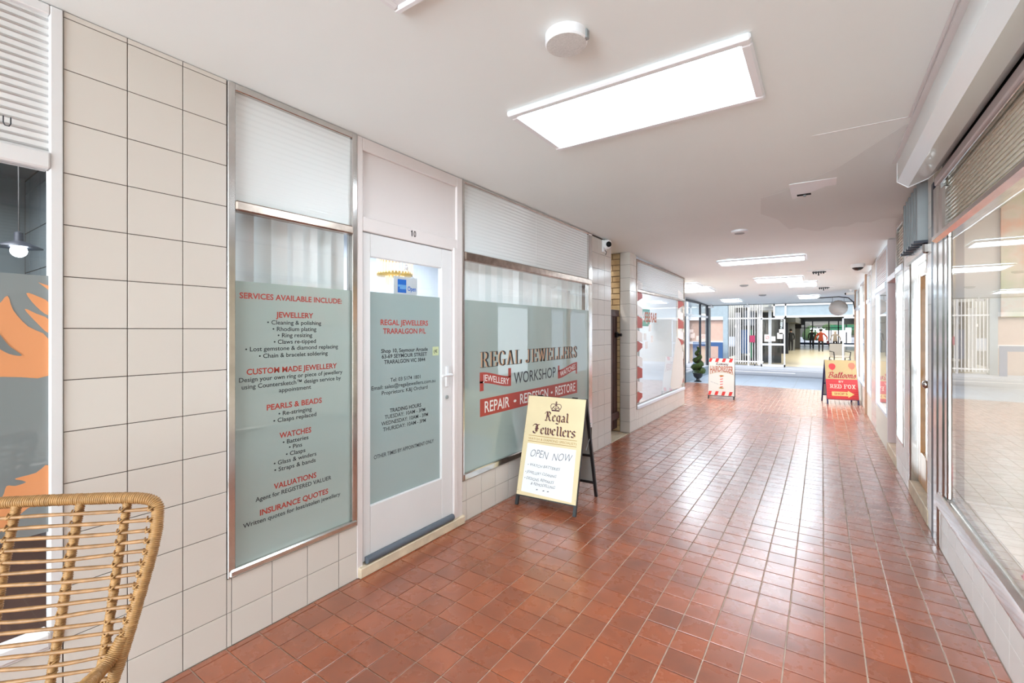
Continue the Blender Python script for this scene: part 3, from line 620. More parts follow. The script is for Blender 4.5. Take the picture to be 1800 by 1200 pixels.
mb = MB(); put(mb, pen_text('REGAL JEWELLERS', SE, (.05, 0), adv=.12, t=.003), fy(-.0151), 2.876, 4.622, 1.163, .121, refcap=1); mb.build('lettering', M['vtan'], w3)
mb = MB(); put(mb, text2d('WORKSHOP', .004), fy(-.0156), 3.376, 4.147, .982, .105); mb.build('lettering', M['vdark'], w3)
mb = MB(); mb.box(XL - .0160, XL - .0156, 2.887, 4.648, .763, .906); mb.build('red_band', M['vred'], w3)
mb = MB()
for s, a, b in (('REPAIR', 2.948, 3.305), ('•', 3.37, 3.415), ('REDESIGN', 3.475, 3.99), ('•', 4.045, 4.085), ('RESTORE', 4.14, 4.60)):
    put(mb, text2d(s, .012), fy(-.0152), a, b, .79 if s != '•' else .80, .092 if s != '•' else .062)
mb.build('lettering', M['vwhite'], w3)
def ribbon(u0, u1, zt, zb, flip, word, wa, wb):
    mb = MB(); n = 16; A = .024 * flip
    wv = lambda t: A * math.cos(t * PI) * 1.3 - A * .1
    h = .088; zm = (zt + zb) / 2
    pts = []
    for i in range(n):
        t0, t1 = i / n, (i + 1) / n
        a, b = u0 + (u1 - u0) * t0, u0 + (u1 - u0) * t1
        mb.add([(Xd, a, zm + wv(t0) - h / 2), (Xd, b, zm + wv(t1) - h / 2), (Xd, b, zm + wv(t1) + h / 2), (Xd, a, zm + wv(t0) + h / 2)], [(0, 1, 2, 3)])
    # folded tails
    if flip > 0: tails = ((u0, u0 + .05, zb - .005, zm), (u1 - .045, u1, zm, zt + .005))
    else: tails = ((u0, u0 + .035, zm, zt - .01), (u1 - .035, u1, zb + .02, zm))
    for a, b, c, d in tails: mb.add([(Xd, a, c), (Xd, b, c), (Xd, b, d), (Xd, a, d)], [(0, 1, 2, 3)])
    mb.build('red_ribbon', M['vred'], w3)
    mb = MB(); put(mb, text2d(word, .012), fy(-.0152), wa, wb, zm - .026, .052, warp=lambda u, v, t, y: (u, v + wv((u - u0) / (u1 - u0)))); mb.build('lettering', M['vwhite'], w3)
ribbon(2.884, 3.331, 1.125, .975, 1, 'JEWELLERY', 2.925, 3.300); ribbon(4.196, 4.648, 1.105, .958, -1, 'WATCHES', 4.245, 4.605)
# blinds behind windows 2 and 3
def blinds(y0, y1, label):
    t = thing('vertical_blind', label, 'blind', (-2.40, y0, 0)); n = int((y1 - y0) / .085)
    for k in range(n):
        y = (k + .5) * (y1 - y0) / n; a = math.radians(random.uniform(18, 40)); dx, dy = .045 * math.sin(a), .045 * math.cos(a)
        mb = MB(); mb.prism([(-dx, y - dy), (dx, y + dy), (dx - .002, y + dy), (-dx - .002, y - dy)], lambda u, v, d: (u, v, d), .40, 2.53); mb.build('slat', random.choice([M['blind'], M['blind2']]), t)
    box_part('head_rail', M['white'], t, -.03, .03, 0, y1 - y0, 2.53, 2.58)
blinds(1.0, 1.70, 'pale vertical blind behind the narrow services window'); blinds(2.66, 4.98, 'pale vertical blind behind the wide workshop window')
rb = MB(); rb.box(-4.7, -4.6, .93, 5.46, 0, 2.7); rb.box(-4.6, -2.42, .93, .97, 0, 2.7); rb.box(-4.6, -2.42, 5.4, 5.45, 0, 2.7); rb.box(-4.7, -2.3, .93, 5.46, 2.63, 2.73)
struct(rb.build('wall_workshop', mat('workshop_paint', (188, 196, 206), 0.7)), 'pale walls inside the workshop'); struct(box_part('floor_workshop', M['roomfloor'], None, -4.7, -2.42, .93, 5.45, -.1, .03))
struct(box_part('trim_1', M['grey'], None, -4.59, -4.57, .97, 5.4, 1.72, 1.80), 'grey shelf edge inside the workshop')

# window 4: barber window
zt4 = 2.52
w4 = W(4, 6.58, 9.43, .30, zt4, XL, 1, fr=.03, frame=M['chrome_dull'], label='large barber shop window with red and white edge decals')
box_part('sill', M['alu'], w4, XL - .02, XL + .02, 6.6, 9.41, .295, .345, bev=.006); box_part('transom_bar', M['chrome_dull'], w4, XL - .04, XL + .01, 6.61, 9.4, 2.035, 2.075, bev=.006)
pane(w4, M['reed_p'], XL - .02, 6.61, 9.4, 2.075, 2.49, label='ribbed upper pane'); pane(w4, M['glass'], XL - .02, 6.61, 9.4, .345, 2.035)
for k in range(16):
    mb = MB(); z = 2.09 + k * .0252; mb.tube([(XL - .015, 6.61, z), (XL - .015, 9.4, z)], .005, n=6); mb.build('rib', M['alu'], w4, smooth=True)
for y0, y1 in ((6.61, 6.90), (9.0, 9.395)):
    for k in range(5):
        z = .36 + k * .38; s = .12
        decal([(y0, z), (y1, z - .0 if k % 2 else z + .08), (y1, z + s + .02), (y0, z + s + .08)], M['vred'], 'red_stripe_decal', w4, XL - .0165, k=0)
        decal([(y0, z + .21), (y1, z + .16), (y1, z + .30), (y0, z + .36)], M['vwhite'], 'white_stripe_decal', w4, XL - .0145, k=0)
decal([(8.5, .4), (9.3, .42), (9.36, .9), (9.2, 1.2), (9.0, 1.3), (8.86, 1.34), (8.7, 1.0), (8.55, .7)], M['signw'], 'white_cape_decal', w4, XL - .0125, k=3)
mb = MB(); put(mb, text2d('BARBER', .03), fy(-.0165), 7.62, 6.98, 1.60, .15); mb.build('reflected_lettering', M['signb'], w4)  # backward letters painted as a reflection in the pane
tl = thing('teal_reflection', 'teal panel with pale letters standing in for a reflection in the barber window', 'board', (-2.9, 8.15, 1.55)); box_part('board', mat('teal_paint', (110, 196, 178), 0.5), tl, -.03, 0, 0, 1.1, 0, .34)  # teal panel set inside, stands in for the reflection of a shop outside
mb = MB(); put(mb, text2d('HA', .03), lambda u, v: (.002, u, v), .15, .95, .06, .22); mb.build('lettering', M['vwhite'], tl); box_part('post', M['grey'], tl, -.05, -.03, .5, .56, -1.53, .34)
mb = MB(); mb.box(-4.9, -4.8, 6.5, 9.6, 0, 2.6); mb.box(-4.8, -2.42, 9.38, 9.46, 0, 2.52); mb.box(-4.8, -2.56, 6.5, 6.56, 0, 2.6); mb.box(-4.9, -2.3, 6.5, 9.46, 2.53, 2.63)
struct(mb.build('wall_barber', M['roomw']), 'pale walls inside the barber shop'); struct(box_part('floor_barber', M['roomfloor'], None, -4.9, -2.42, 6.5, 9.46, -.1, .02))
mir = thing('wall_mirror', 'tall framed mirror on the back wall of the barber shop', 'mirror', (-4.79, 7.2, .9)); box_part('frame', M['dark'], mir, 0, .03, 0, .8, 0, 1.1); box_part('glass', M['chrome'], mir, .031, .035, .04, .76, .04, 1.06)
for y, z, lb in ((6.95, 1.31, 'lower left'), (7.02, 1.18, 'lowest'), (7.2, 1.45, 'topmost'), (7.3, 1.27, 'rightmost')):
    tag(box_part('paper_notice', M['paper'], None, XL - .013, XL - .0115, y, y + .13, z, z + .11), 'white sheet standing in for reflections in the barber window, the %s one of the four' % lb, 'notice', 'sheets standing in for reflections in the barber window')  # white sheets put in place of the reflections in this pane
# side recess beyond the barber
struct(box_part('wall_recess', M['roomcream'], None, -3.3, -3.2, 9.45, 13.15, 0, 2.5), 'plain wall of the side recess'); 
struct(box_part('wall_recess_end', M['roomcream'], None, -3.3, -2.42, 9.43, 9.47, 0, 2.5), 'plain end wall behind the barber shop')

# ---------------- window 5: glazed corner by the topiary
X5 = -3.17
mb = MB()
for y, w in ((13.25, .10), (15.25, .05), (16.35, .07)): mb.box(X5 - .05, X5 + .01, y, y + w, .0 if y < 14 else .27, 2.36 - (y - 13.2) * .015)
mb.box(X5 - .05, X5 + .01, 13.3, 16.4, 2.30, 2.36)
w5 = struct(mb.build('window_5', M['dark']), 'dark framed street corner glazing behind the topiary')
box_part('transom_bar', M['alu'], w5, X5 - .04, X5 + .008, 13.35, 16.35, 1.88, 1.95); box_part('plinth', M['steel'], w5, X5 - .05, X5 + .004, 13.35, 16.42, 0, .27); box_part('sill', M['alu'], w5, X5 - .05, X5 + .02, 13.35, 16.42, .27, .30)
pane(w5, M['glass'], X5 - .02, 13.35, 15.25, .3, 1.88); pane(w5, M['glass'], X5 - .02, 15.3, 16.35, .3, 1.88); pane(w5, M['glass'], X5 - .02, 13.35, 15.25, 1.95, 2.30); pane(w5, M['glass'], X5 - .02, 15.3, 16.35, 1.95, 2.3)
box_part('end_pillar', M['grey'], w5, X5 - .1, X5 + .05, 16.43, 16.58, 0, 2.32); box_part('white_post', M['alu'], w5, X5 - .06, X5 + .02, 13.12, 13.24, 1.86, 2.4)
struct(box_part('wall_corner_shop', M['roomw'], None, -6.2, -6.1, 13.2, 16.5, 0, 2.6), 'back wall of the corner shop'); struct(box_part('wall_corner_shop_side', M['roomw'], None, -6.1, -3.3, 13.05, 13.15, 0, 2.6))
struct(box_part('floor_corner_shop', M['roomfloor'], None, -6.2, -3.22, 13.15, 16.5, -.1, .02))

# ---------------- right wall
RB = XR + .004
mb = MB()
for y0, y1, z0, z1 in ((-5, 4.34, 0, .285), (4.365, 4.56, 0, 2.612), (5.44, 5.76, 0, 2.6), (5.76, 6.30, 0, .33), (8.5, 9.25, 0, 2.50), (-5, -2.0, .285, 2.61)):
    mb.box(RB, XR + .16, y0, y1, z0, z1)
wall_right = struct(mb.build('wall_right', M['grout_r']), 'white tiled shop front wall on the right')
tile_field(wall_right, '-X', RB, joints(-2.0, 4.33, -2.0 + .06, .1885), [0, .145, .284], M['rtile'], gap=.0026)
tile_field(wall_right, '-X', RB, [4.366, 4.558], zj[:1] + [.157 + .187 * k for k in range(13)] + [2.60], M['rtile'])
tile_field(wall_right, '-X', RB, [5.442, 5.60, 5.758], [0] + [.157 + .187 * k for k in range(13)] + [2.58], M['rtile'])
tile_field(wall_right, '-X', RB, [5.76, 5.94, 6.12, 6.298], [0, .157, .328], M['rtile'])
tile_field(wall_right, '-X', RB, [8.502, 8.69, 8.88, 9.065, 9.248], [0] + [.157 + .187 * k for k in range(12)] + [2.48], M['rtile'])
for y0, y1, z1, m in ((7.12, 8.5, .40, 'roomcream'), (9.25, 13.25, .38, 'roomcream')):
    box_part('cream_panel', M[m], wall_right, XR, XR + .12, y0, y1, 0, z1)
# window 6 (big display window)
w6 = W(6, -2.0, 4.13, .285, 2.47, XR, -1, fr=.04, label='large chrome framed display window on the right')
mb = MB(); mb.prism([(.0, .278), (.022, .29), (.03, .33), (.02, .385), (-.03, .405), (-.05, .405), (-.05, .278)][::-1], lambda u, v, d: (XR - u, d, v), -2.0, 4.1); mb.build('chrome_sill', M['chrome'], w6, smooth=True, angle=.5)
mb = MB(); mb.prism([(-.05, 2.045), (.02, 2.045), (.045, 2.06), (.045, 2.085), (.02, 2.105), (-.05, 2.105)], lambda u, v, d: (XR - u, d, v), 4.12, -2.0); mb.build('chrome_transom', M['chrome'], w6, smooth=True, angle=.5)
pane(w6, M['glass'], XR + .008, -1.96, 3.9, .40, 2.05, label='large clear pane'); pane(w6, M['reed_b'], XR + .03, -1.96, 4.05, 2.10, 2.455, label='beige ribbed upper pane')
for k in range(14):
    z = 2.117 + k * .025; mb = MB(); mb.tube([(XR + .024, -1.96, z), (XR + .024, 4.05, z)], .0045, n=6); mb.build('rib', M['roomcream'], w6, smooth=True)
box_part('chrome_post', M['chrome'], w6, XR - .008, XR + .014, 3.885, 3.96, .40, 2.05, bev=.008); box_part('chrome_post', M['chrome'], w6, XR - .012, XR + .05, 3.985, 4.12, .28, 2.40, bev=.012)
box_part('chrome_post', M['chrome'], w6, XR - .014, XR + .05, 4.15, 4.28, .0, 2.45, bev=.012); box_part('dark_channel', M['dark'], w6, XR - .012, XR + .05, 4.285, 4.355, .0, 2.5, bev=.004)
box_part('head_beam', M['mauve'], w6, XR - .02, XR + .08, -2.0, 4.2, 2.445, 2.50, bev=.006); box_part('gap_shade_strip', M['black'], w6, XR + .02, XR + .08, -2.0, 4.2, 2.50, 2.61)  # black strip paints the shade between head beam and ceiling
cn = thing('shutter_box', 'long white folded metal shutter box under the ceiling above the right display window', 'shutter box', (XR, 4.05, 2.615))
mb = MB(); pr = [(-.23, .0), (-.23, -.14), (-.173, -.185), (-.072, -.145), (-.02, -.10), (-.02, .0)]
mb.prism(pr, lambda u, v, d: (u, d, v), .0, -8.0); mb.build('casing', mat('shutter_paint', (232, 236, 234), 0.25, coat=.3), cn)
mb = MB(); mb.prism([(-.232, .002), (-.232, -.142), (-.173, -.189), (-.072, -.149), (-.02, -.10), (-.02, .002)], lambda u, v, d: (u, d, v), .004, .0); mb.build('end_cap', M['upvc'], cn)
box_part('ceiling_strip', M['white'], cn, -.255, -.23, -8.0, 0, -.012, 0)
# door 2 timber
mb = MB(); mb.box(XR + .0, XR + .10, 4.56, 4.585, 0, 2.12, bev=.003); mb.box(XR - .004, XR + .11, 5.38, 5.44, 0, 2.12, bev=.01); mb.box(XR - .03, XR + .10, 4.56, 5.44, 2.04, 2.12, bev=.012)
mb.box(XR + .05, XR + .10, 4.56, 5.44, 2.12, 2.6)
door2 = struct(mb.build('door_2', M['chrome']), 'metal framed doorway with a timber and glass door')
xa, xb = XR + .055, XR + .095
mb = MB(); mb.box(xa, xb, 4.585, 4.69, .125, 2.04, bev=.004); mb.box(xa, xb, 5.28, 5.38, .125, 2.04, bev=.004); mb.box(xa, xb, 4.69, 5.28, .125, .40, bev=.004); mb.box(xa, xb, 4.69, 5.28, 1.93, 2.04, bev=.004)
lf = mb.build('door_leaf', M['wood'], door2); pane(lf, M['glass'], XR + .075, 4.69, 5.28, .40, 1.93)
mb = MB(); mb.lathe([(.012, 0), (.012, .03), (.03, .045), (.032, .06), (.02, .075), (0, .078)], (xa, 4.65, 1.05), 18, fn=lambda p: (-p[2], p[0], p[1])); mb.build('knob', M['chrome'], lf, smooth=True)
box_part('door_step', M['stone'], door2, XR - .005, XR + .12, 4.56, 5.44, 0, .12, bev=.005)
vt = thing('vent_fins', 'row of grey metal fins standing out above the timber door', 'vent', (XR, 4.56, 2.12))
for k in range(6): box_part('fin', M['grey'], vt, -.06, .05, .02 + k * .135, .045 + k * .135, .02, .46 - k * .004, bev=.003)
for k in range(6): box_part('foot_plate', M['dark'], vt, -.08, .05, .0 + k * .135, .06 + k * .135, .0, .018)
# windows and doors further along
w7 = W(7, 5.77, 6.30, .33, 2.55, XR, -1, fr=.03, frame=M['chrome'], label='narrow chrome framed window between the timber and pink doors')
box_part('transom_bar', M['alu'], w7, XR - .015, XR + .05, 5.80, 6.27, 2.05, 2.12, bev=.006); pane(w7, M['glass'], XR + .03, 5.80, 6.27, .36, 2.05); pane(w7, M['reed_b'], XR + .03, 5.80, 6.27, 2.12, 2.52, label='beige ribbed upper pane')
for k in range(13): box_part('rib', M['roomcream'], w7, XR + .015, XR + .026, 5.8, 6.27, 2.13 + k * .03, 2.148 + k * .03)
mb = MB(); mb.box(XR, XR + .20, 7.05, 7.12, 0, 2.555, bev=.004); mb.box(XR, XR + .2, 6.302, 6.33, 0, 2.57, bev=.004); mb.box(XR - .01, XR + .2, 6.33, 7.05, 2.03, 2.10, bev=.004); mb.box(XR + .1, XR + .2, 6.33, 7.05, 2.1, 2.55)
door3 = struct(mb.build('door_3', M['mauve']), 'mauve grey doorway with a pink door')
lf = box_part('door_leaf', M['pinkdoor'], door3, XR + .10, XR + .14, 6.33, 7.05, .12, 2.03, bev=.004); box_part('door_step', M['stone'], door3, XR - .004, XR + .2, 6.30, 7.12, 0, .12, bev=.005)
for z in (.45, 1.05, 1.6):
    mb = MB(); mb.tube([(XR + .10, 6.45, z), (XR + .06, 6.45, z)], .012); mb.ball((XR + .055, 6.45, z), .018); mb.build('knob', M['chrome'], lf, smooth=True)
w8 = W(8, 7.13, 8.49, .40, 2.50, XR, -1, fr=.035, frame=M['alu'], label='display window with ribbed upper shutter reflecting the balloon sign')
box_part('transom_bar', M['alu'], w8, XR - .02, XR + .05, 7.16, 8.46, 1.98, 2.06, bev=.006); pane(w8, M['glass'], XR + .02, 7.165, 8.455, .43, 1.98)
for k in range(15): box_part('slat', M['mauve'], w8, XR + .0, XR + .018, 7.165, 8.455, 2.065 + k * .027, 2.087 + k * .027, bev=.003)
for n, y0, y1, lb in ((9, 9.26, 10.05, 'chrome framed window before the tan post'), (10, 10.2, 11.75, 'chrome framed window beside the balloon sign'), (11, 11.8, 13.15, 'chrome framed window at the street end')):
    w = W(n, y0, y1, .38, zc(y1) - .04, XR, -1, fr=.04, frame=M['alu'], label=lb); box_part('transom_bar', M['alu'], w, XR - .02, XR + .05, y0 + .04, y1 - .04, 1.92, 1.99, bev=.006); pane(w, M['glass'], XR + .02, y0 + .04, y1 - .04, .42, 1.92); pane(w, M['reed_b'], XR + .02, y0 + .04, y1 - .04, 1.99, zc(y1) - .08)
box_part('tan_post', M['tan'], wall_right, XR - .03, XR + .1, 10.06, 10.19, 0, 2.45); box_part('end_post', M['tan'], wall_right, XR - .03, XR + .14, 13.16, 13.28, 0, 2.40)
# rooms behind the right shops
rb = MB(); rb.box(4.0, 4.1, -3, 4.5, 0, 2.8); rb.box(.665, 4.0, 4.42, 4.50, 0, 2.8); rb.box(XR + .17, 4.0, -3.0, -2.9, 0, 2.8); rb.box(.85, 4.1, -3, 4.5, 2.72, 2.82)
struct(rb.build('wall_right_shop', M['roomcream']), 'cream walls inside the right shop'); struct(box_part('floor_right_shop', M['roomfloor'], None, XR + .17, 4.1, -3, 4.5, -.1, .27), 'white raised display floor')
tag(box_part('foliage_poster', M['mural'], None, 1.0, 3.9, 4.40, 4.415, 1.55, 2.68), 'green and orange foliage poster on the end wall of the right shop', 'poster')
rb = MB(); rb.box(3.4, 3.5, 4.5, 13.3, 0, 2.6); rb.box(XR + .02, 3.4, 13.18, 13.3, 0, 2.45); rb.box(XR + .15, 3.4, 6.4, 6.45, 0, 2.6); rb.box(XR + .10, 3.4, 5.58, 5.62, 0, 2.6); rb.box(XR + .16, 3.4, 7.1, 7.13, 0, 2.6); rb.box(.82, 3.5, 4.5, 13.3, 2.6, 2.7)
struct(rb.build('wall_far_right_shops', M['roomw']), 'pale walls inside the further shops'); struct(box_part('floor_far_right_shops', M['roomfloor'], None, XR + .17, 3.5, 4.5, 13.3, -.1, .03))
fs_ = bpy.data.objects['floor_right_shop']
for i in range(6):
    for j in range(15): piece('tile', fs_, '+Z', .2702, .83 + i * .3, 1.13 + i * .3, j * .295 - .05, (j + 1) * .295 - .05, M['rtile'], t=.004, gap=.006)
# crumpled pink cloths on the display floor
def cloth(name, lab, x, y, w, d, seed, z=.2745):
    n = 14; vs = []; fs = []
    for i in range(n + 1):
        for j in range(n + 1):
            u, v = i / n - .5, j / n - .5; r = 1 - .25 * mnoise.noise(Vector((u * 3 + seed, v * 3, 0)))
            h = max(0, .05 * (mnoise.noise(Vector((u * 5, v * 5, seed))) + .55)) * (1 - (2 * max(abs(u), abs(v))) ** 3)
            vs.append((x + u * w * r, y + v * d * r, z + .004 + h))
    for i in range(n):
        for j in range(n): fs.append((i * (n + 1) + j, (i + 1) * (n + 1) + j, (i + 1) * (n + 1) + j + 1, i * (n + 1) + j + 1))
    mb = MB(); mb.add(vs, fs); o = mb.build(name, M['pinkcloth'], None, smooth=True); so = o.modifiers.new('s', 'SOLIDIFY'); so.thickness = .004; return tag(o, lab, 'cloth', 'pink cloths in the right window')
cloth('pink_cloth', 'largest crumpled pink cloth lying in the right display window', .90, 2.78, .30, .42, 1.3); cloth('pink_cloth', 'small pink cloth lying farthest from the camera in the right window', .84, 3.12, .12, .14, 4.1); cloth('pink_cloth', 'pink cloth nearest the camera in the right display window', .86, 2.35, .22, .30, 7.7)

# ---------------- ceiling lights
LT = [(-1.375, -.227, 1.965, 2.535, 'large lit ceiling panel nearest the camera'), (-1.36, -.18, 7.63, 8.05, 'long lit ceiling panel beyond the workshop'), (-1.12, -.28, 9.98, 10.66, 'lit ceiling panel third along the corridor'),
      (-.62, -.06, 10.93, 11.72, 'short lit ceiling panel right of the third one'), (-3.1, -2.17, 10.14, 10.75, 'lit ceiling panel in the side recess, nearer one'), (-3.1, -2.10, 11.0, 11.85, 'lit ceiling panel in the side recess, farther one'),
      (-.54, -.03, 14.05, 14.85, 'lit ceiling panel near the balloon sign'), (-2.48, -1.94, 14.45, 15.2, 'lit ceiling panel above the hairdresser sign')]
for i, (x0, x1, y0, y1, lb) in enumerate(LT):
    zz = zc((y0 + y1) / 2) - (.0 if y0 < 5 else .006); t = thing('ceiling_light', lb, 'light', ((x0 + x1) / 2, (y0 + y1) / 2, zz), 0, 'ceiling light panels'); t.rotation_euler = (0, 0, 0) if y0 < 5 else (-math.atan(.295 / 11.4), 0, 0)
    a, b = (x1 - x0) / 2, (y1 - y0) / 2; f = .035 if i else .045
    mb = MB()
    for s in (-1, 1):
        mb.box(-a, a, s * b - (s > 0) * f, s * b + (s < 0) * f, -.028, 0.002, bev=.008); mb.box(s * a - (s > 0) * f, s * a + (s < 0) * f, -b + f, b - f, -.028, 0.002, bev=.008)
    mb.build('frame', M['upvc'], t); box_part('diffuser', M['panel'], t, -a + f, a - f, -b + f, b - f, -.014, -.004)
t = thing('ceiling_hatch', 'unlit white ceiling panel at the top edge of the view', 'panel', (-.68, .83, 2.615)); mb = MB()
mb.box(-.58, .58, .265, .295, -.024, 0, bev=.008); mb.box(-.58, .58, -.295, -.265, -.024, 0, bev=.008); mb.box(-.58, -.55, -.27, .27, -.024, 0, bev=.008); mb.box(.55, .58, -.27, .27, -.024, 0, bev=.008); mb.build('frame', M['upvc'], t)
box_part('cover', M['upvc'], t, -.55, .55, -.265, .265, -.014, -.002)
t = thing('ceiling_speaker', 'round speckled white ceiling speaker beside the nearest light', 'speaker', (-.826, 1.59, 2.615)); mb = MB(); mb.lathe([(.082, 0), (.082, -.034), (.076, -.040)][::-1], n=40); mb.build('ring', M['upvc'], t, smooth=True, angle=.6)
mb = MB(); mb.lathe([(.0, -.043), (.077, -.041), (.078, -.03)], n=40); mb.build('grille', M['speck'], t); mb = MB(); mb.box(.072, .088, .0, .022, -.038, -.004, bev=.002); mb.build('clip', M['grey'], t)
for x, y, lb in ((-.775, 5.74, 'flat white ceiling disc beyond the nearest light'), (-1.41, 11.1, 'grey ceiling disc left of the third light'), (-1.28, 13.49, 'small grey ceiling disc near the street end')):
    t = thing('smoke_detector', lb, 'detector', (x, y, zc(y))); mb = MB(); mb.lathe([(.0, -.03), (.06, -.03), (.085, -.018), (.09, .004)], n=28); mb.build('body', M['upvc'] if y < 6 else M['grey'], t, smooth=True, angle=.6); mb = MB(); mb.lathe([(.0, -.036), (.05, -.034), (.055, -.028)], n=24); mb.build('cap', M['grey'], t)
t = thing('access_plate', 'white ceiling plate with a dark slot', 'plate', (-.06, 4.47, 2.615)); box_part('plate', M['upvc'], t, -.155, .155, -.27, .28, -.006, 0, bev=.002); box_part('dark_slot', M['patch'], t, -.115, -.015, .07, .125, -.0075, -.0055)
mb = MB(); mb.ball((-.06, .105, -.012), .012); mb.build('latch', M['grey'], t, smooth=True)
for x, y, lb in ((-.04, 9.54, 'dark ceiling bracket left of the dome camera'), (.04, 12.2, 'dark ceiling bracket near the lantern')):
    t = thing('ceiling_bracket', lb, 'bracket', (x, y, zc(y))); box_part('plate', M['upvc'], t, -.2, .2, -.1, .1, -.01, 0)
    mb = MB()
    for k in range(5): mb.box(-.09 + k * .036, -.07 + k * .036, -.03, .03, -.05 if k != 2 else -.08, -.01)
    mb.box(-.1, .1, -.02, .02, -.03, -.015); mb.build('dark_clips', M['black'], t)
t = thing('dome_camera', 'white dome camera on the ceiling near the right wall', 'camera', (.47, 9.03, zc(9.03))); mb = MB(); mb.lathe([(.09, .005), (.095, -.03), (.08, -.055)][::-1], n=28); mb.build('housing', M['camw'], t, smooth=True, angle=.7); mb = MB(); mb.lathe([(.0, -.10), (.04, -.093), (.068, -.07), (.078, -.05)], n=24); mb.build('dark_dome', M['lens'], t, smooth=True)
t = thing('security_camera', 'white turret camera on the tiled pier after the workshop window', 'camera', (XL, 5.36, 2.50)); mb = MB(); mb.box(0, .02, -.055, .055, -.06, .09, bev=.006); mb.build('wall_plate', M['camw'], t)
mb = MB(); mb.ball((.05, -.01, .03), .055, n=20); mb.box(.01, .09, -.05, .04, .04, .085, bev=.01); mb.build('housing', M['camw'], t, smooth=True, angle=.7); mb = MB(); mb.lathe([(.034, .0), (.034, .012), (.018, .014), (.016, .008), (0, .008)], (.05 + .036, -.01 - .036, .025), 20, fn=lambda p: (p[2] * .7 + p[0] * .7, -p[2] * .7 + p[0] * .7, p[1])); mb.build('lens_ring', M['lens'], t, smooth=True, angle=.5)
mb = MB(); mb.tube([(.01, 0, -.02), (.04, 0, -.06), (.02, .02, -.09)], .004); mb.build('cable', M['black'], t)
for x, y, lb in ((-3.0, 16.0, 'small camera on the corner post of the street glazing'), (.55, 13.0, 'small camera at the top of the street end post'), (-1.95, 16.1, 'small camera hanging from the ceiling edge')):
    z0 = zc(y) - .0; t = thing('small_camera', lb, 'camera', (x, y, z0)); mb = MB(); mb.box(-.03, .03, -.03, .03, -.03, 0); mb.tube([(0, 0, -.03), (0, 0, -.07)], .012); mb.box(-.09, .07, -.035, .035, -.13, -.07, bev=.01); mb.build('body', M['camw'], t); mb = MB(); mb.ball((-.09, 0, -.10), .028); mb.build('lens', M['lens'], t)

# ================================================================== A-FRAME SIGNS
def a_frame(name, label, loc, rz, w, d, H, vb, mframe, mface, mback, tr=.012, vtop=None, back_rail=.35):
    """two hinged leaves; front leaf foot line is local y=0, rises to y=d/2"""
    t = thing(name, label, 'sign', loc, rz)
    ln = math.hypot(H, d / 2); cz, cy = H / ln, (d / 2) / ln
    F = lambda u, v, o=0: (u, v * cy - o * cz, v * cz + o * cy)          # o: outwards (towards the reader)
    B = lambda u, v, o=0: (u, d - v * cy + o * cz, v * cz + o * cy)
    def bar(mb, fn, u0, v0, u1, v1, r=tr):
        du, dv = u1 - u0, v1 - v0; l = math.hypot(du, dv); nx, ny = -dv / l * r, du / l * r
        mb.prism([(u0 - nx, v0 - ny), (u1 - nx, v1 - ny), (u1 + nx, v1 + ny), (u0 + nx, v0 + ny)], fn, -tr, tr)
    for s, fn, nm in ((0, F, 'front'), (1, B, 'rear')):
        for k, u in enumerate((tr, w - tr)):
            mb = MB(); bar(mb, fn, u, 0, u, ln); mb.build('leg', mframe, t)
        for v in ([ln - tr, vb] if s == 0 else [ln - tr, .14, ln * back_rail + .08]):
            mb = MB(); bar(mb, fn, 2 * tr, v, w - 2 * tr, v, tr * .8); mb.build('rail', mframe, t)
    mb = MB(); mb.prism([(.004, vb), (w - .004, vb), (w - .004, ln - .003), (.004, ln - .003)], F, tr, tr + .004); fb = mb.build('front_board', mface, t)
    mb = MB(); mb.prism([(.012, .14), (w - .012, .14), (w - .012, ln - .01), (.012, ln - .01)], B, -.002, .002); mb.build('rear_board', mback, t)
    for u in (w * .2, w * .8):
        mb = MB(); mb.tube([(u - .025, d / 2, H + .004), (u + .025, d / 2, H + .004)], .007); mb.build('hinge', mframe, t)
    mb = MB(); mb.tube([F(w - tr, ln * .62), (w - tr, d / 2, H * .52), B(w - tr, ln * .62)], .0025, n=5); mb.build('stay_chain', M['grey'], t)
    S = lambda o: (lambda u, v: F(u, v, tr + .004 + o))
    SP = lambda o0, o1: (lambda u, v, dd: F(u, v, tr + .004 + (o0 + (o1 - o0) * dd)))
    return t, fb, S, SP, ln
# workshop sign
rz = math.atan2(.042, .54); w = .542
t, fb, S, SP, ln = a_frame('sandwich_board', 'cream jewellers sandwich board with crown and black lettering by the workshop window', (-2.134, 3.186, 0), rz, w, .51, .885, .085, M['black'], M['cream'], M['greyback'])
X0 = .03
mb = MB(); put(mb, pen_text('Regal', BL, (.085, .085), adv=.1, t=.02), S(.0006), .175, .405, .715, .051, refcap=1); put(mb, pen_text('Jewellers', BL, (.085, .085), adv=.08, t=.02), S(.0006), .075, .475, .60, .051, refcap=1); mb.build('lettering', M['maroon'], t)
mb = MB(); put(mb, pen_text('Regal', BL, (.05, .05), adv=.1, t=.01), S(.0003), .181, .411, .7125, .051, refcap=1); put(mb, pen_text('Jewellers', BL, (.05, .05), adv=.08, t=.01), S(.0003), .081, .481, .5975, .051, refcap=1); mb.build('lettering_outline', M['goldink'], t)
mb = MB()
for v in (.575, .528): mb.prism([(.05, v), (.495, v), (.495, v + .004), (.05, v + .004)], SP(0, .0006), 0, 1)
put(mb, text2d('WATCH & DIAMOND SPECIALISTS', 0), S(.0006), .052, .495, .543, .018); mb.build('gold_lines', M['goldink'], t)
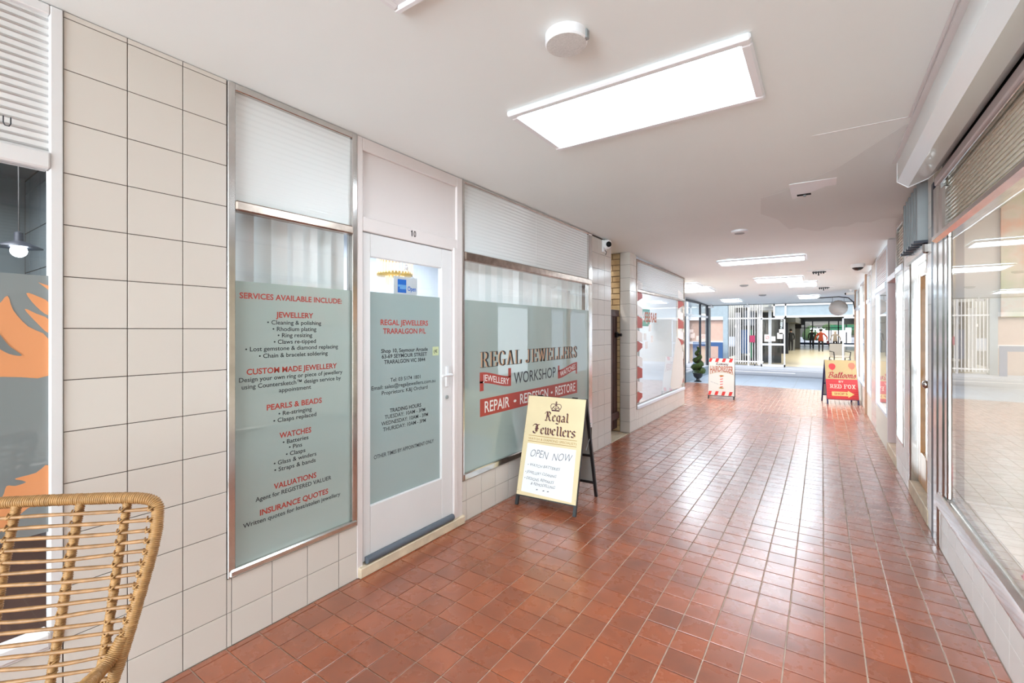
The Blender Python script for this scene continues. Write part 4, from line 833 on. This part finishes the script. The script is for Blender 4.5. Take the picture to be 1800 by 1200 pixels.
# crown emblem
mb = MB(); cx, cv = .275, .80
def ln2(p, q, r=.0022, S_=None): 
    (a, b), (c, d) = p, q; l = math.hypot(c - a, d - b) or 1; nx, ny = -(d - b) / l * r, (c - a) / l * r
    return [(a - nx, b - ny), (c - nx, d - ny), (c + nx, d + ny), (a + nx, b + ny)]
def poly_line(pts, r=.0022):
    for p, q in zip(pts, pts[1:]): mb.prism(ln2(p, q, r), SP(0, .0007), 0, 1)
mb.prism([(cx - .036, cv), (cx + .036, cv), (cx + .038, cv + .012), (cx - .038, cv + .012)], SP(0, .0007), 0, 1)
arc = lambda a, b, h, n=6: [(a[0] + (b[0] - a[0]) * i / n, a[1] + (b[1] - a[1]) * i / n + h * math.sin(PI * i / n)) for i in range(n + 1)]
for sx in (-1, 1):
    poly_line([(cx + sx * .038, cv + .012), (cx + sx * .05, cv + .04), (cx + sx * .042, cv + .058), (cx + sx * .02, cv + .062), (cx, cv + .052)], .0026)
    poly_line([(cx + sx * .03, cv + .014), (cx + sx * .026, cv + .035), (cx + sx * .01, cv + .046), (cx, cv + .052)], .0024)
    poly_line([(cx + sx * .038, cv + .02), (cx + sx * .02, cv + .034), (cx + sx * .004, cv + .016)], .0026)
poly_line([(cx, cv + .012), (cx, cv + .085)], .003); poly_line([(cx - .009, cv + .076), (cx + .009, cv + .076)], .003); poly_line(arc((cx - .008, cv + .06), (cx + .008, cv + .06), .008), .003)
mb.build('crown_emblem', M['maroon'], t)
mb = MB(); mb.prism([(.045, .115), (.50, .10), (.495, .505), (.05, .512)], SP(0, .0009), 0, 1); mb.build('white_panel', M['wboard'], t)
mb = MB(); put(mb, text2d('OPEN  NOW', -.012), S(.0016), .085, .46, .40, .062, warp=lambda u, v, q, y: (u + .012 * y, v + .006 * math.sin(q * 9))); mb.build('lettering', M['ink'], t)
mb = MB()
for s, a, b, v in (('• WATCH BATTERIES', .075, .37, .325), ('• JEWELLERY CLEANING', .06, .345, .265), ('• DESIGNS, REMAKES', .06, .33, .215), ('& REMODELLING', .125, .345, .178)): put(mb, text2d(s, -.006), S(.0016), a, b, v, .022, warp=lambda u, v, q, y: (u + .006 * y, v + .003 * math.sin(q * 13)))
mb.build('lettering', M['vdark'], t)
mb = MB()
for a in (.18, .24, .28): mb.prism([(a, .143), (a + .018, .147), (a + .016, .152), (a + .003, .15)], SP(0, .0016), 0, 1)
tag(mb.build('smudge', M['black'], t), kind='stuff')
mb = MB()
for u in (.012, w - .012):
    for v in (.12, .35, .6, .85): mb.lathe([(.004, 0), (.004, .002), (0, .0025)], S(.0)(u, v), 8)
tag(mb.build('screws', M['chrome_dull'], t), kind='stuff')
# hairdresser sign
rz = math.atan2(.056, .511); w = .514
t, fb, S, SP, ln = a_frame('sandwich_board', 'white and red striped hairdresser sandwich board with barber pole on the left', (-2.031, 10.491, 0), rz, w, .50, .855, .075, M['black'], M['signw'], M['boardbrown'])
for v0, v1 in ((ln - .085, ln - .004), (.08, .165)):
    for k in range(5):
        a = -.03 + k * .135; pts = [(a + .02, v0), (a + .08, v0), (a + .105, v1), (a + .045, v1)]
        pts = [(min(max(u, .004), w - .004), v) for u, v in pts]
        if pts[1][0] - pts[0][0] < .004 and pts[2][0] - pts[3][0] < .004: continue
        mb = MB(); mb.prism(pts, SP(0, .0006), 0, 1); mb.build('red_stripe', M['signr'], t)
mb = MB(); put(mb, pen_text('Ramsay', SC, (.09, .06), adv=.02, slant=.15, t=.03), S(.0008), .14, .39, ln - .155, .042, refcap=1); mb.build('lettering', M['maroon'], t)
arch = lambda u, v, q, y: (u, v - .05 * (2 * q - 1) ** 2 * (1 - y) )
mb = MB(); put(mb, text2d('HAIRDRESSER', .03), S(.0008), .03, .485, ln - .29, .115, warp=arch); mb.build('lettering', M['signb'], t)
mb = MB(); n = 12
for k in range(n):
    q0, q1 = k / n, (k + 1) / n; f = lambda q: ln - .302 - .05 * (2 * q - 1) ** 2
    mb.prism([(.03 + .455 * q0, f(q0) - .008), (.03 + .455 * q1, f(q1) - .008), (.03 + .455 * q1, f(q1)), (.03 + .455 * q0, f(q0))], SP(0, .0006), 0, 1)
mb.build('arch_line', M['goldink'], t)
mb = MB(); c = .26
for k in range(9):
    v = .25 + k * .028
    if k % 2 == 0: mb.prism([(c - .028, v), (c + .028, v + .012), (c + .028, v + .028), (c - .028, v + .016)], SP(0, .0008), 0, 1)
mb.build('pole_stripes', M['signr'], t)
mb = MB()
for v in (.225, .49): mb.prism([(c - .055, v + .012), (c - .02, v), (c + .02, v), (c + .055, v + .012), (c + .02, v + .03), (c - .02, v + .03)], SP(0, .0008), 0, 1)
mb.build('pole_caps', M['goldink'], t)
mb = MB(); put(mb, text2d('Men & Kids', -.005), S(.0006), .05, .20, .36, .018, warp=lambda u, v, q, y: (u, v - .05 * q)); mb.build('faint_writing', M['ink'], t)
# balloon sign
rz = math.atan2(.12, .522); w = .535
t, fb, S, SP, ln = a_frame('sandwich_board', 'gold and red balloon shop sandwich board with arrow by the right wall', (.085, 11.055, 0), rz, w, .43, .865, .10, M['navy'], M['signgold'], M['greyback'])
mb = MB(); mb.prism([(.004, .10), (w - .004, .10), (w - .004, .50), (.004, .50)], SP(0, .0006), 0, 1); mb.build('red_panel', M['signred2'], t)
for k in range(9): mb = MB(); v = .12 + k * .043; mb.prism([(.004, v), (w - .004, v), (w - .004, v + .006), (.004, v + .006)], SP(.0006, .0009), 0, 1); mb.build('dark_line', M['signredd'], t)
for cx, cv, mm in ((.125, .755, 'balloon'), (.455, .775, 'balloon2')):
    pts = [(cx + .058 * math.sin(a) * (1 - .12 * math.cos(a)), cv - .064 * math.cos(a) * (1.0 if math.cos(a) < 0 else 1.1)) for a in [2 * PI * k / 22 for k in range(22)]]
    mb = MB(); mb.prism(pts, SP(0, .0008), 0, 1); mb.prism([(cx - .008, cv - .085), (cx + .008, cv - .085), (cx, cv - .065)], SP(0, .0008), 0, 1); mb.prism([(cx - .0015, cv - .17), (cx + .0015, cv - .17), (cx + .0015, cv - .08), (cx - .0015, cv - .08)], SP(0, .0006), 0, 1); mb.build('balloon_print', M[mm], t)
mb = MB(); put(mb, pen_text('Balloons', SC, (.10, .06), adv=.04, slant=.18, t=.03), S(.0010), .04, .515, .525, .08, refcap=1); mb.build('lettering', M['signredd'], t)
mb = MB(); put(mb, text2d('BY', .0), S(.0016), .22, .30, .432, .04); mb.build('lettering', M['signcream'], t)
mb = MB(); put(mb, pen_text('RED', {**SE, 'D': ([[(.16, 0), (.16, 1)], [(0, .01), (.4, .01), (.6, .2), (.62, .5), (.6, .8), (.4, .99), (0, .99)]], .72)}, (.07, 0), t=.03), S(.0016), .06, .26, .318, .075, refcap=1)
mb.build('lettering', M['signcream'], t); mb = MB(); put(mb, pen_text('FOX', {'F': ([[(.16, 0), (.16, 1)], [(0, .01), (.34, .01)], [(0, .99), (.58, .99), (.6, .78)], [(.16, .51), (.42, .51)]], .6), 'O': ([[(.36, 1), (.14, .8), (.1, .5), (.14, .2), (.36, 0), (.58, .2), (.62, .5), (.58, .8), (.36, 1)]], .72), 'X': ([[(.08, 1), (.56, 0)], [(.56, 1), (.08, 0)], [(0, .99), (.26, .99)], [(.42, .99), (.66, .99)], [(0, .01), (.24, .01)], [(.42, .01), (.7, .01)]], .7)}, (.07, 0), t=.03), S(.0016), .295, .50, .318, .075, refcap=1); mb.build('lettering', M['signcream'], t)
mb = MB(); mb.prism([(.09, .165), (.36, .165), (.36, .135), (.465, .205), (.36, .275), (.36, .25), (.09, .25)], SP(.001, .0016), 0, 1); mb.build('arrow', M['arrow'], t)
mb = MB(); put(mb, text2d('SHOP 5', .012), S(.0024), .13, .35, .187, .042); mb.build('lettering', M['signredd'], t)

# ================================================================== RATTAN CHAIR
ch = thing('rattan_chair', 'woven natural rattan armchair in front of the cafe window', 'chair', (-1.787, .259, 0), math.radians(44.25))
def resample(path, step):
    P = [Vector(p) for p in path]; out = [P[0]]; acc = 0
    for a, b in zip(P, P[1:]):
        l = (b - a).length; d = step - acc
        while d <= l: out.append(a + (b - a) * (d / l)); d += step
        acc = (acc + l) % step
    return out
def wrapped(ctrl, r, name, pitch=.0052, closed=False, n=10):
    P = resample(catmull(ctrl, 14, closed), pitch / 4); rr = [0] * len(P)
    for i in range(len(P)):
        if i % 4 == 0: jit = random.uniform(-.03, .05)
        rr[i] = r * (1 + jit + (-.16, .04, .09, .04)[i % 4])
    mb = MB(); mb.tube(P, lambda i: rr[i], n=n); return mb.build(name, M['rattan'], ch, smooth=True)
by = lambda z: -.085 * (1 - z) / .42
def ue(z): return .345 if z > .86 else .345 - (.86 - z) * .17
side = lambda s: [(s * .245, by(.42), .42), (s * .275, by(.52), .52), (s * .30, by(.62), .62), (s * .322, by(.74), .74), (s * .342, by(.86), .86), (s * .347, by(.93), .93), (s * .335, 0, .975)]
wrapped(side(-1) + [(-.29, 0, .993), (-.15, .006, .997), (0, .008, .9985), (.15, .006, .997), (.29, 0, .993)] + side(1)[::-1], .0145, 'back_frame')
for u in (-.265, -.15, 0, .15, .265):
    wrapped([(u, .004, .99), (u * .995, by(.85), .85), (u * .98, by(.7), .7), (u * .95, by(.55), .55), (u * .9, by(.42), .42)], .0105, 'upright', n=8)
zr = []; z = .966
while z > .44: zr.append(z); z -= .0272 + random.uniform(-.001, .001)
for z in zr:
    e = ue(z) - .008; n = 13; ph = random.uniform(0, 6)
    pts = [(-e + 2 * e * i / (n - 1), by(z) - .012 - .004 * math.cos(3 * PI * i / (n - 1)), z + .0022 * math.sin(i * .9 + ph) + .012 * max(0, abs(i / 6 - 1) - .55) * (1 if z < .8 else .3)) for i in range(n)]
    mb = MB(); mb.tube(catmull(pts, 4), lambda i: .0048 * (1 + .1 * math.sin(i * .7)), n=7); mb.build('rod', M['rod'], ch, smooth=True)
kn = MB()
for z in zr:
    for u in (-.265, -.15, 0, .15, .265, -ue(z) + .012, ue(z) - .012):
        c = Vector((u * (1 if abs(u) > .3 else .99), by(z) - .013, z)); g = random.uniform(-.3, .3)
        for s in (-1, 1):
            kn.tube([c + Vector((-.0095, .012, -.007 * s)), c + Vector((-.004, -.003, -.003 * s)), c + Vector((.004, -.003, .003 * s)), c + Vector((.0095, .012, .007 * s))], .0022, n=5)
tag(kn.build('bindings', M['rattan'], ch, smooth=True), kind='stuff')
for s in (-1, 1):
    wrapped([(s * .300, by(.66) - .004, .655), (s * .285, -.095, .615), (s * .275, -.135, .60), (s * .285, -.20, .612), (s * .30, -.30, .61), (s * .30, -.42, .60), (s * .285, -.50, .56), (s * .265, -.53, .48), (s * .25, -.53, .40)], .0155, 'arm')
    for f in (0, 1):
        y0 = by(.42) if f == 0 else -.53; mb = MB(); mb.tube([(s * .24, y0, .42), (s * .27, y0 + (.07 if f == 0 else -.02), .2), (s * .29, y0 + (.12 if f == 0 else -.03), .0)], .012, n=10); mb.build('leg', M['rod'], ch, smooth=True)
wrapped([(-.24, by(.42), .41), (-.27, -.3, .405), (-.24, -.52, .41), (0, -.56, .41), (.24, -.52, .41), (.27, -.3, .405), (.24, by(.42), .41), (0, by(.42), .41)], .013, 'seat_rim', closed=True)
for k in range(15):
    y = -.14 - k * .028; mb = MB(); mb.tube([(-.25, y, .41), (0, y, .40), (.25, y, .41)], .005, n=6); mb.build('seat_rod', M['rod'], ch, smooth=True)

# ================================================================== TOPIARY AND LANTERN
tp = thing('spiral_topiary', 'spiral clipped green topiary in a black urn by the street glazing', 'plant', (-2.93, 13.75, 0))
mb = MB(); mb.lathe([(.10, 0), (.105, .02), (.05, .05), (.04, .09), (.09, .12), (.12, .16), (.13, .22), (.145, .24), (.14, .25), (.0, .245)], n=24); mb.build('urn', M['pot'], tp, smooth=True, angle=.7)
mb = MB(); mb.tube([(0, 0, .24), (0, 0, .95)], .014); mb.build('stem', M['gate'], tp)
lf = MB()
def leafblob(c, r, n):
    for _ in range(n):
        d = Vector((random.gauss(0, 1), random.gauss(0, 1), random.gauss(0, 1))).normalized(); p = Vector(c) + d * r * random.uniform(.75, 1.05); a = d.orthogonal().normalized(); b = d.cross(a); q = random.uniform(0, 6); a, b = a * math.cos(q) + b * math.sin(q), b * math.cos(q) - a * math.sin(q)
        s = random.uniform(.008, .016); lf.add([p - a * s, p + b * s * .5 + d * s * .4, p + a * s, p - b * s * .5 + d * s * .4], [(0, 1, 2, 3)])
N = 70
for i in range(N):
    q = i / (N - 1); a = q * 3.3 * 2 * PI; R = .10 * (1 - q) + .02; leafblob((R * math.cos(a), R * math.sin(a), .31 + q * .66), .075 * (1 - q) + .028, 90)
for k in range(10): leafblob((.09 * math.cos(k * .63), .09 * math.sin(k * .63), .29), .07, 70)
tag(lf.build('foliage', M['leaf'], tp), kind='stuff')
mb = MB()
for i in range(N):
    q = i / (N - 1); a = q * 3.3 * 2 * PI; R = .10 * (1 - q) + .02; mb.ball((R * math.cos(a), R * math.sin(a), .31 + q * .66), .062 * (1 - q) + .02, n=6)
tag(mb.build('inner_foliage', M['leaf'], tp), kind='stuff')
ln_ = thing('hanging_lantern', 'round grey lantern hanging from a curved black bracket at the street end', 'lantern', (XR - .03, 13.05, 0))
mb = MB(); mb.tube([(-.72, 0, 2.235), (-.3, 0, 2.25), (-.12, 0, 2.22), (-.03, 0, 2.12), (0, 0, 1.95)], .012); mb.build('bracket', M['black'], ln_)
mb = MB(); mb.ball((-.31, 0, 1.99), .185, n=28, sc=(1, 1, .98)); mb.build('globe', M['lantern'], ln_, smooth=True)
mb = MB()
for x in (-.42, -.2): mb.tube([(x, 0, 2.24), (x, 0, 2.13)], .003, n=5)
mb.build('hanging_wire', M['black'], ln_)
mb = MB()
for k in range(5):
    z = (k - 2) * .06; r = math.sqrt(max(.001, .186 ** 2 - z * z)); mb.tube([(-.31 + r * math.cos(a), r * math.sin(a), 1.99 + z) for a in [2 * PI * j / 28 for j in range(28)]], .0025, n=4, closed=True)
mb.build('seam', M['grey'], ln_)

# ================================================================== STREET AND THE ARCADE OPPOSITE
struct(box_part('floor_footpath', M['pave'], None, -14, 10, 13.5, 16.6, -.2, 0.0), 'pale footpath outside the arcade')
for k in range(-18, 14): box_part('paving_joint', M['grey'], bpy.data.objects['floor_footpath'], k * .6, k * .6 + .008, 13.5, 16.6, -.001, .0008)
struct(box_part('floor_road', M['road'], None, -30, 30, 16.6, 21.0, -.22, -.1), 'grey road between the arcades')
struct(box_part('floor_far_footpath', M['pave'], None, -30, 30, 21.0, 22.9, -.22, -.08))
for y, x0, x1, wd in ((17.6, -3.5, -.2, .12), (19.4, -5, -.8, .14), (20.6, -8, 4, .07)):
    tag(box_part('painted_line', M['line'], None, x0, x1, y, y + wd, -.101, -.097), {17.6: 'short white line painted on the road, nearest', 19.4: 'white line in the middle of the road', 20.6: 'thin white line along the far kerb'}[y], 'road marking')
F0 = 22.5; G = -.08
ob = thing('opposite_arcade', 'white framed glass arcade entrance with barred window across the road', 'building', (0, F0, G))
def opp(name, m, x0, x1, y0, y1, z0, z1, label=None): return box_part(name, M[m], ob, x0, x1, y0, y1, z0 - G, z1 - G, label=label)
for x0, x1 in ((-12, -5.4), (-5.2, -4.32)): opp('brick_panel', 'pinkbrick', x0, x1, .2, .4, G, 4.5)
opp('brick_panel', 'pinkbrick', -4.32, -3.72, .2, .4, G, 2.0); opp('white_band', 'line', -12, -3.7, .14, .2, .85, .97); opp('blue_band', 'steel', -12, -3.6, .1, .2, 2.0, 2.9); opp('white_band', 'alu', -12, -3.6, .08, .2, 1.95, 2.1)
opp('pillar', 'steel', -3.70, -3.50, -.1, .3, G, 3.2); opp('pillar', 'alu', -5.4, -5.2, -.1, .3, G, 3.2)
br = thing('blue_barrier', 'navy blue square barrier frame before the brick wall across the road', 'barrier', (-4.0, F0 - .5, G))
box_part('post', M['blueb'], br, .18, .36, -.05, .05, 0, 1.02); box_part('post', M['blueb'], br, -.9, -.72, -.05, .05, 0, 1.02); box_part('rail', M['blueb'], br, -.72, .18, -.05, .05, .84, 1.02)
# barred window
for k in range(15): opp('bar', 'line', -3.47 + k * .094, -3.45 + k * .094, -.04, .0, .0, 2.75)
for z in (.08, 1.98): opp('rail', 'line', -3.5, -2.1, -.05, .01, z, z + .05)
opp('mullion', 'dark', -2.46, -2.42, .02, .06, G, 2.8); opp('mullion', 'line', -2.72, -2.66, .02, .06, G, 2.8); opp('glass_front', 'glass', -3.5, -2.1, .08, .09, G, 2.8)
for k, (x0, x1, mm, z0, z1) in enumerate(((-3.35, -3.15, 'line', .1, 2.3), (-3.1, -2.8, 'blueb', .4, 1.5), (-2.75, -2.65, 'green', .2, 1.5), (-3.0, -2.6, 'road', 1.7, 2.4), (-3.0, -2.75, 'line', .3, .42))): opp('shop_display', mm, x0, x1, .9 + .1 * k, 1.0 + .1 * k, z0, z1)
opp('back_wall', 'darkc', -3.6, -1.6, 2.6, 2.7, G, 2.6); opp('curtain', 'line', -2.36, -2.2, .5, .55, G, 2.6); opp('round_notice', 'mag', -2.62, -2.42, -.07, -.05, .95, 1.25); opp('paper', 'paper', -3.22, -3.15, -.06, -.05, 1.6, 1.7)
# transoms and entrance
for z, h in ((2.02, .07), (2.52, .08)): opp('transom_bar', 'line', -1.72, 6.0, -.05, .05, z, z + h)
opp('transom_glass', 'steel', -1.7, 6, .0, .02, 2.09, 2.52); opp('upper_wall', 'conc', -12, 6, .05, .3, 2.9, 6.0); opp('upper_panel', 'conc', -2.1, 6, .05, .25, 2.6, 2.9)
for x in (-1.72, -1.30, 1.02): opp('transom_post', 'line', x, x + .06, -.05, .05, 2.02, 2.6)
opp('side_glass', 'glass', -2.1, -1.72, .3, .31, G, 2.6); opp('steel_column', 'alu', -1.98, -1.86, .8, .92, G, 2.6)
def leafdoor(x0, x1):
    mb = MB(); y = -.5; 
    mb.box(x0, x0 + .05, y, y + .05, .02, 2.08); mb.box(x1 - .05, x1, y, y + .05, .02, 2.08); mb.box(x0, x1, y, y + .05, .02, .12); mb.box(x0, x1, y, y + .05, 2.02, 2.08); mb.box(x0 + .05, x1 - .05, y, y + .05, .92, 1.0)
    o = mb.build('door_leaf', M['alu'], ob); box_part('pane', M['glass'], o, x0 + .05, x1 - .05, y + .02, y + .03, .12, 2.02); return o
d = leafdoor(-2.15, -1.26); 
for x, z, w_, h_, m_ in ((-2.02, 1.08, .22, .30, 'paper'), (-1.76, 1.10, .15, .2, 'paper'), (-1.55, 1.2, .2, .25, 'paper'), (-1.48, 1.4, .2, .2, 'paper')): box_part('paper_notice', M[m_], d, x, x + w_, -.485, -.482, z, z + h_)
mb = MB(); mb.tube([(-1.91 + .06 * math.cos(a), -.49, 1.25 + .06 * math.sin(a)) for a in [2 * PI * j / 16 for j in range(16)]], .007, n=4, closed=True); mb.tube([(-1.95, -.49, 1.21), (-1.87, -.49, 1.29)], .006, n=4); mb.build('red_ring_symbol', M['signr'], d)
d2 = leafdoor(.66, 1.3); box_part('paper_notice', M['paper'], d2, .75, .95, -.485, -.482, 1.48, 1.66)
# passage
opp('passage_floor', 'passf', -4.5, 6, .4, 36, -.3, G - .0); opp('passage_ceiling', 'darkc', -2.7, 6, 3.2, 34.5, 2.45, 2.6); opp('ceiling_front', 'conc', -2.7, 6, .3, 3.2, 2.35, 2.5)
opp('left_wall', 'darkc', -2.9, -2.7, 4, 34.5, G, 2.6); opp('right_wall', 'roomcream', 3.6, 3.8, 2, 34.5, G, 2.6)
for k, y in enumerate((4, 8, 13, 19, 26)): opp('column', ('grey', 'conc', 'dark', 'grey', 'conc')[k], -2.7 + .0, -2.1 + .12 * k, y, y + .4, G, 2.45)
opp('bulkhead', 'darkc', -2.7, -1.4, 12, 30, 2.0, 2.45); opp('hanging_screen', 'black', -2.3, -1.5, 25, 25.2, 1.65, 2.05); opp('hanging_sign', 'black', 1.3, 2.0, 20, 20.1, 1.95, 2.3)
fw = 34.5
for x in (-4.2, -2.4, -1.55, -.85, .55, 1.35, 2.0, 3.0): opp('end_mullion', 'dark', x, x + .09, fw, fw + .1, G, 2.6)
for z in (1.72, 2.42): opp('end_transom', 'dark', -4.5, 4, fw, fw + .1, z, z + .07)
opp('end_glass', 'glass', -4.5, 4, fw + .04, fw + .05, G, 2.5); opp('end_rail', 'blueb', -4.5, 4, fw - .3, fw - .2, .0, .22)
for k in range(6): opp('bicycle_rack', 'dark', -3.4 + k * .22, -3.36 + k * .22, fw - 2, fw - 1.3, G, .75)
opp('bicycle_rack_rail', 'dark', -3.5, -2.0, fw - 1.7, fw - 1.66, .75, .8)
struct(box_part('floor_beyond', M['pave'], None, -60, 60, 58.6, 140, -.4, -.2), 'sunlit ground beyond the far arcade')
gc = thing('green_canopy', 'green canopy seen beyond the far glazing', 'canopy', (2.7, 65, -.2)); box_part('roof', M['green'], gc, -1.9, 1.9, -1, 1, 1.75, 2.3); [box_part('post', M['dark'], gc, x, x + .08, -.04, .04, 0, 1.75) for x in (-1.85, 1.77)]; tag(box_part('parked_van', M['line'], None, -.2, 3.0, 70, 72, -.2, 1.5), 'white blurred van beyond the far glazing', 'van')
mb = MB()
for k in range(26): mb.ball((random.uniform(-9, 9), random.uniform(92, 98), random.uniform(.3, 2.3)), random.uniform(.7, 1.5), n=8)
tag(mb.build('distant_trees', M['foliage'], None, smooth=True), 'soft green trees in the far distance', 'trees', kind='stuff')
# beige armchair outside the far entrance
ac = thing('lounge_chair', 'beige chair with dark metal legs just inside the far arcade entrance', 'chair', (.62, F0 + 1.2, G), .3)
box_part('seat', M['beige_u'], ac, -.28, .28, -.28, .26, .40, .50, bev=.03); box_part('backrest', M['beige_u'], ac, -.28, .28, .22, .32, .45, .98, bev=.03)
for x in (-.28, .28):
    for y0, y1 in ((-.26, -.32), (.24, .34)): mb = MB(); mb.tube([(x, y0, .42), (x * 1.1, y1, 0)], .02); mb.build('leg', M['black'], ac)
    mb = MB(); mb.tube([(x, .25, .66), (x * 1.08, -.28, .64), (x, -.26, .42)], .018); mb.build('arm', M['black'], ac)

# people
def person(label, loc, h, rz, jacket, hair, stride=.12, bag=None, arm=.12):
    t = thing('person', label, 'person', loc, rz, 'people in the far arcade'); s = h / 1.7
    V = [((0, 0, .92), .13), ((0, 0, 1.15), .135), ((0, -.01, 1.38), .15), ((0, 0, 1.50), .055), ((0, .01, 1.62), .095),
         ((-.1, 0, .86), .09), ((-.11, -stride * .4, .48), .062), ((-.11, -stride, .08), .042), ((-.11, -stride + .13, .04), .035),
         ((.1, 0, .86), .09), ((.11, stride * .5, .48), .062), ((.11, stride, .08), .042), ((.11, stride + .13, .04), .035),
         ((-.2, 0, 1.38), .06), ((-.24 - arm * .5, -.04, 1.12), .048), ((-.25 - arm, .06, .88), .036), ((.2, 0, 1.38), .06), ((.24 + arm, -.04, 1.12), .048), ((.25 + arm * .8, .1, .88), .036)]
    E_ = [(0, 1), (1, 2), (2, 3), (3, 4), (0, 5), (5, 6), (6, 7), (7, 8), (0, 9), (9, 10), (10, 11), (11, 12), (2, 13), (13, 14), (14, 15), (2, 16), (16, 17), (17, 18)]
    me = bpy.data.meshes.new('sk'); me.from_pydata([tuple(c * s for c in v) for v, r in V], E_, []); o = bpy.data.objects.new('sk', me); COL.objects.link(o)
    md = o.modifiers.new('s', 'SKIN'); 
    for i, (v, r) in enumerate(V): me.skin_vertices[0].data[i].radius = (r * s, r * s * (.75 if i < 3 else 1))
    me.skin_vertices[0].data[0].use_root = True
    o.modifiers.new('u', 'SUBSURF').levels = 2
    dg = bpy.context.evaluated_depsgraph_get(); nm = bpy.data.meshes.new_from_object(o.evaluated_get(dg)); bpy.data.objects.remove(o)
    nm.materials.clear()
    for m in (M['trous'], jacket, M['skin'], M['black']): nm.materials.append(m)
    for p in nm.polygons:
        z = p.center.z / s; ax = abs(p.center.x / s); p.material_index = 3 if z < .09 else (0 if z < .84 and ax < .24 else (2 if (z > 1.49 or (z < .92 and ax > .24)) else 1)); p.use_smooth = True
    nm.name = 'body'; b = bpy.data.objects.new('body', nm); COL.objects.link(b); b.parent = t
    mb = MB(); mb.ball((0, -.02 * s, 1.66 * s), .108 * s, n=14, sc=(1, 1, .95)); mb.build('hair', hair, t, smooth=True)
    if bag: mb = MB(); mb.box((.36) * s, .52 * s, -.05, .16, .62 * s, .86 * s, bev=.03); mb.build('bag', bag, t)
    return t
person('person in black jacket walking away, leftmost of the three in the passage', (-.69, 45.4, G), 1.6, 0, M['jblack'], M['hairb'], arm=.02)
person('person in rust orange jacket walking away in the middle of the passage', (-.06, 39.9, G), 1.62, 0, M['jorange'], M['hairb'], stride=.05, bag=M['maroon'], arm=.15)
person('white haired person in beige jacket walking with a bag in the passage', (.84, 42.7, G), 1.5, -.1, M['jgrey'], M['hairw'], bag=M['black'])
person('person in dark clothes standing by the left columns of the passage', (-1.95, 40.5, G), 1.62, .4, M['jblack'], M['hairb'], stride=.04, arm=.0)
# ================================================================== END OF THE CORRIDOR BEHIND THE CAMERA
struct(box_part('floor_rear_footpath', M['pave'], None, -20, 20, -25, -5, -.2, 0.0), 'pale footpath behind the camera')
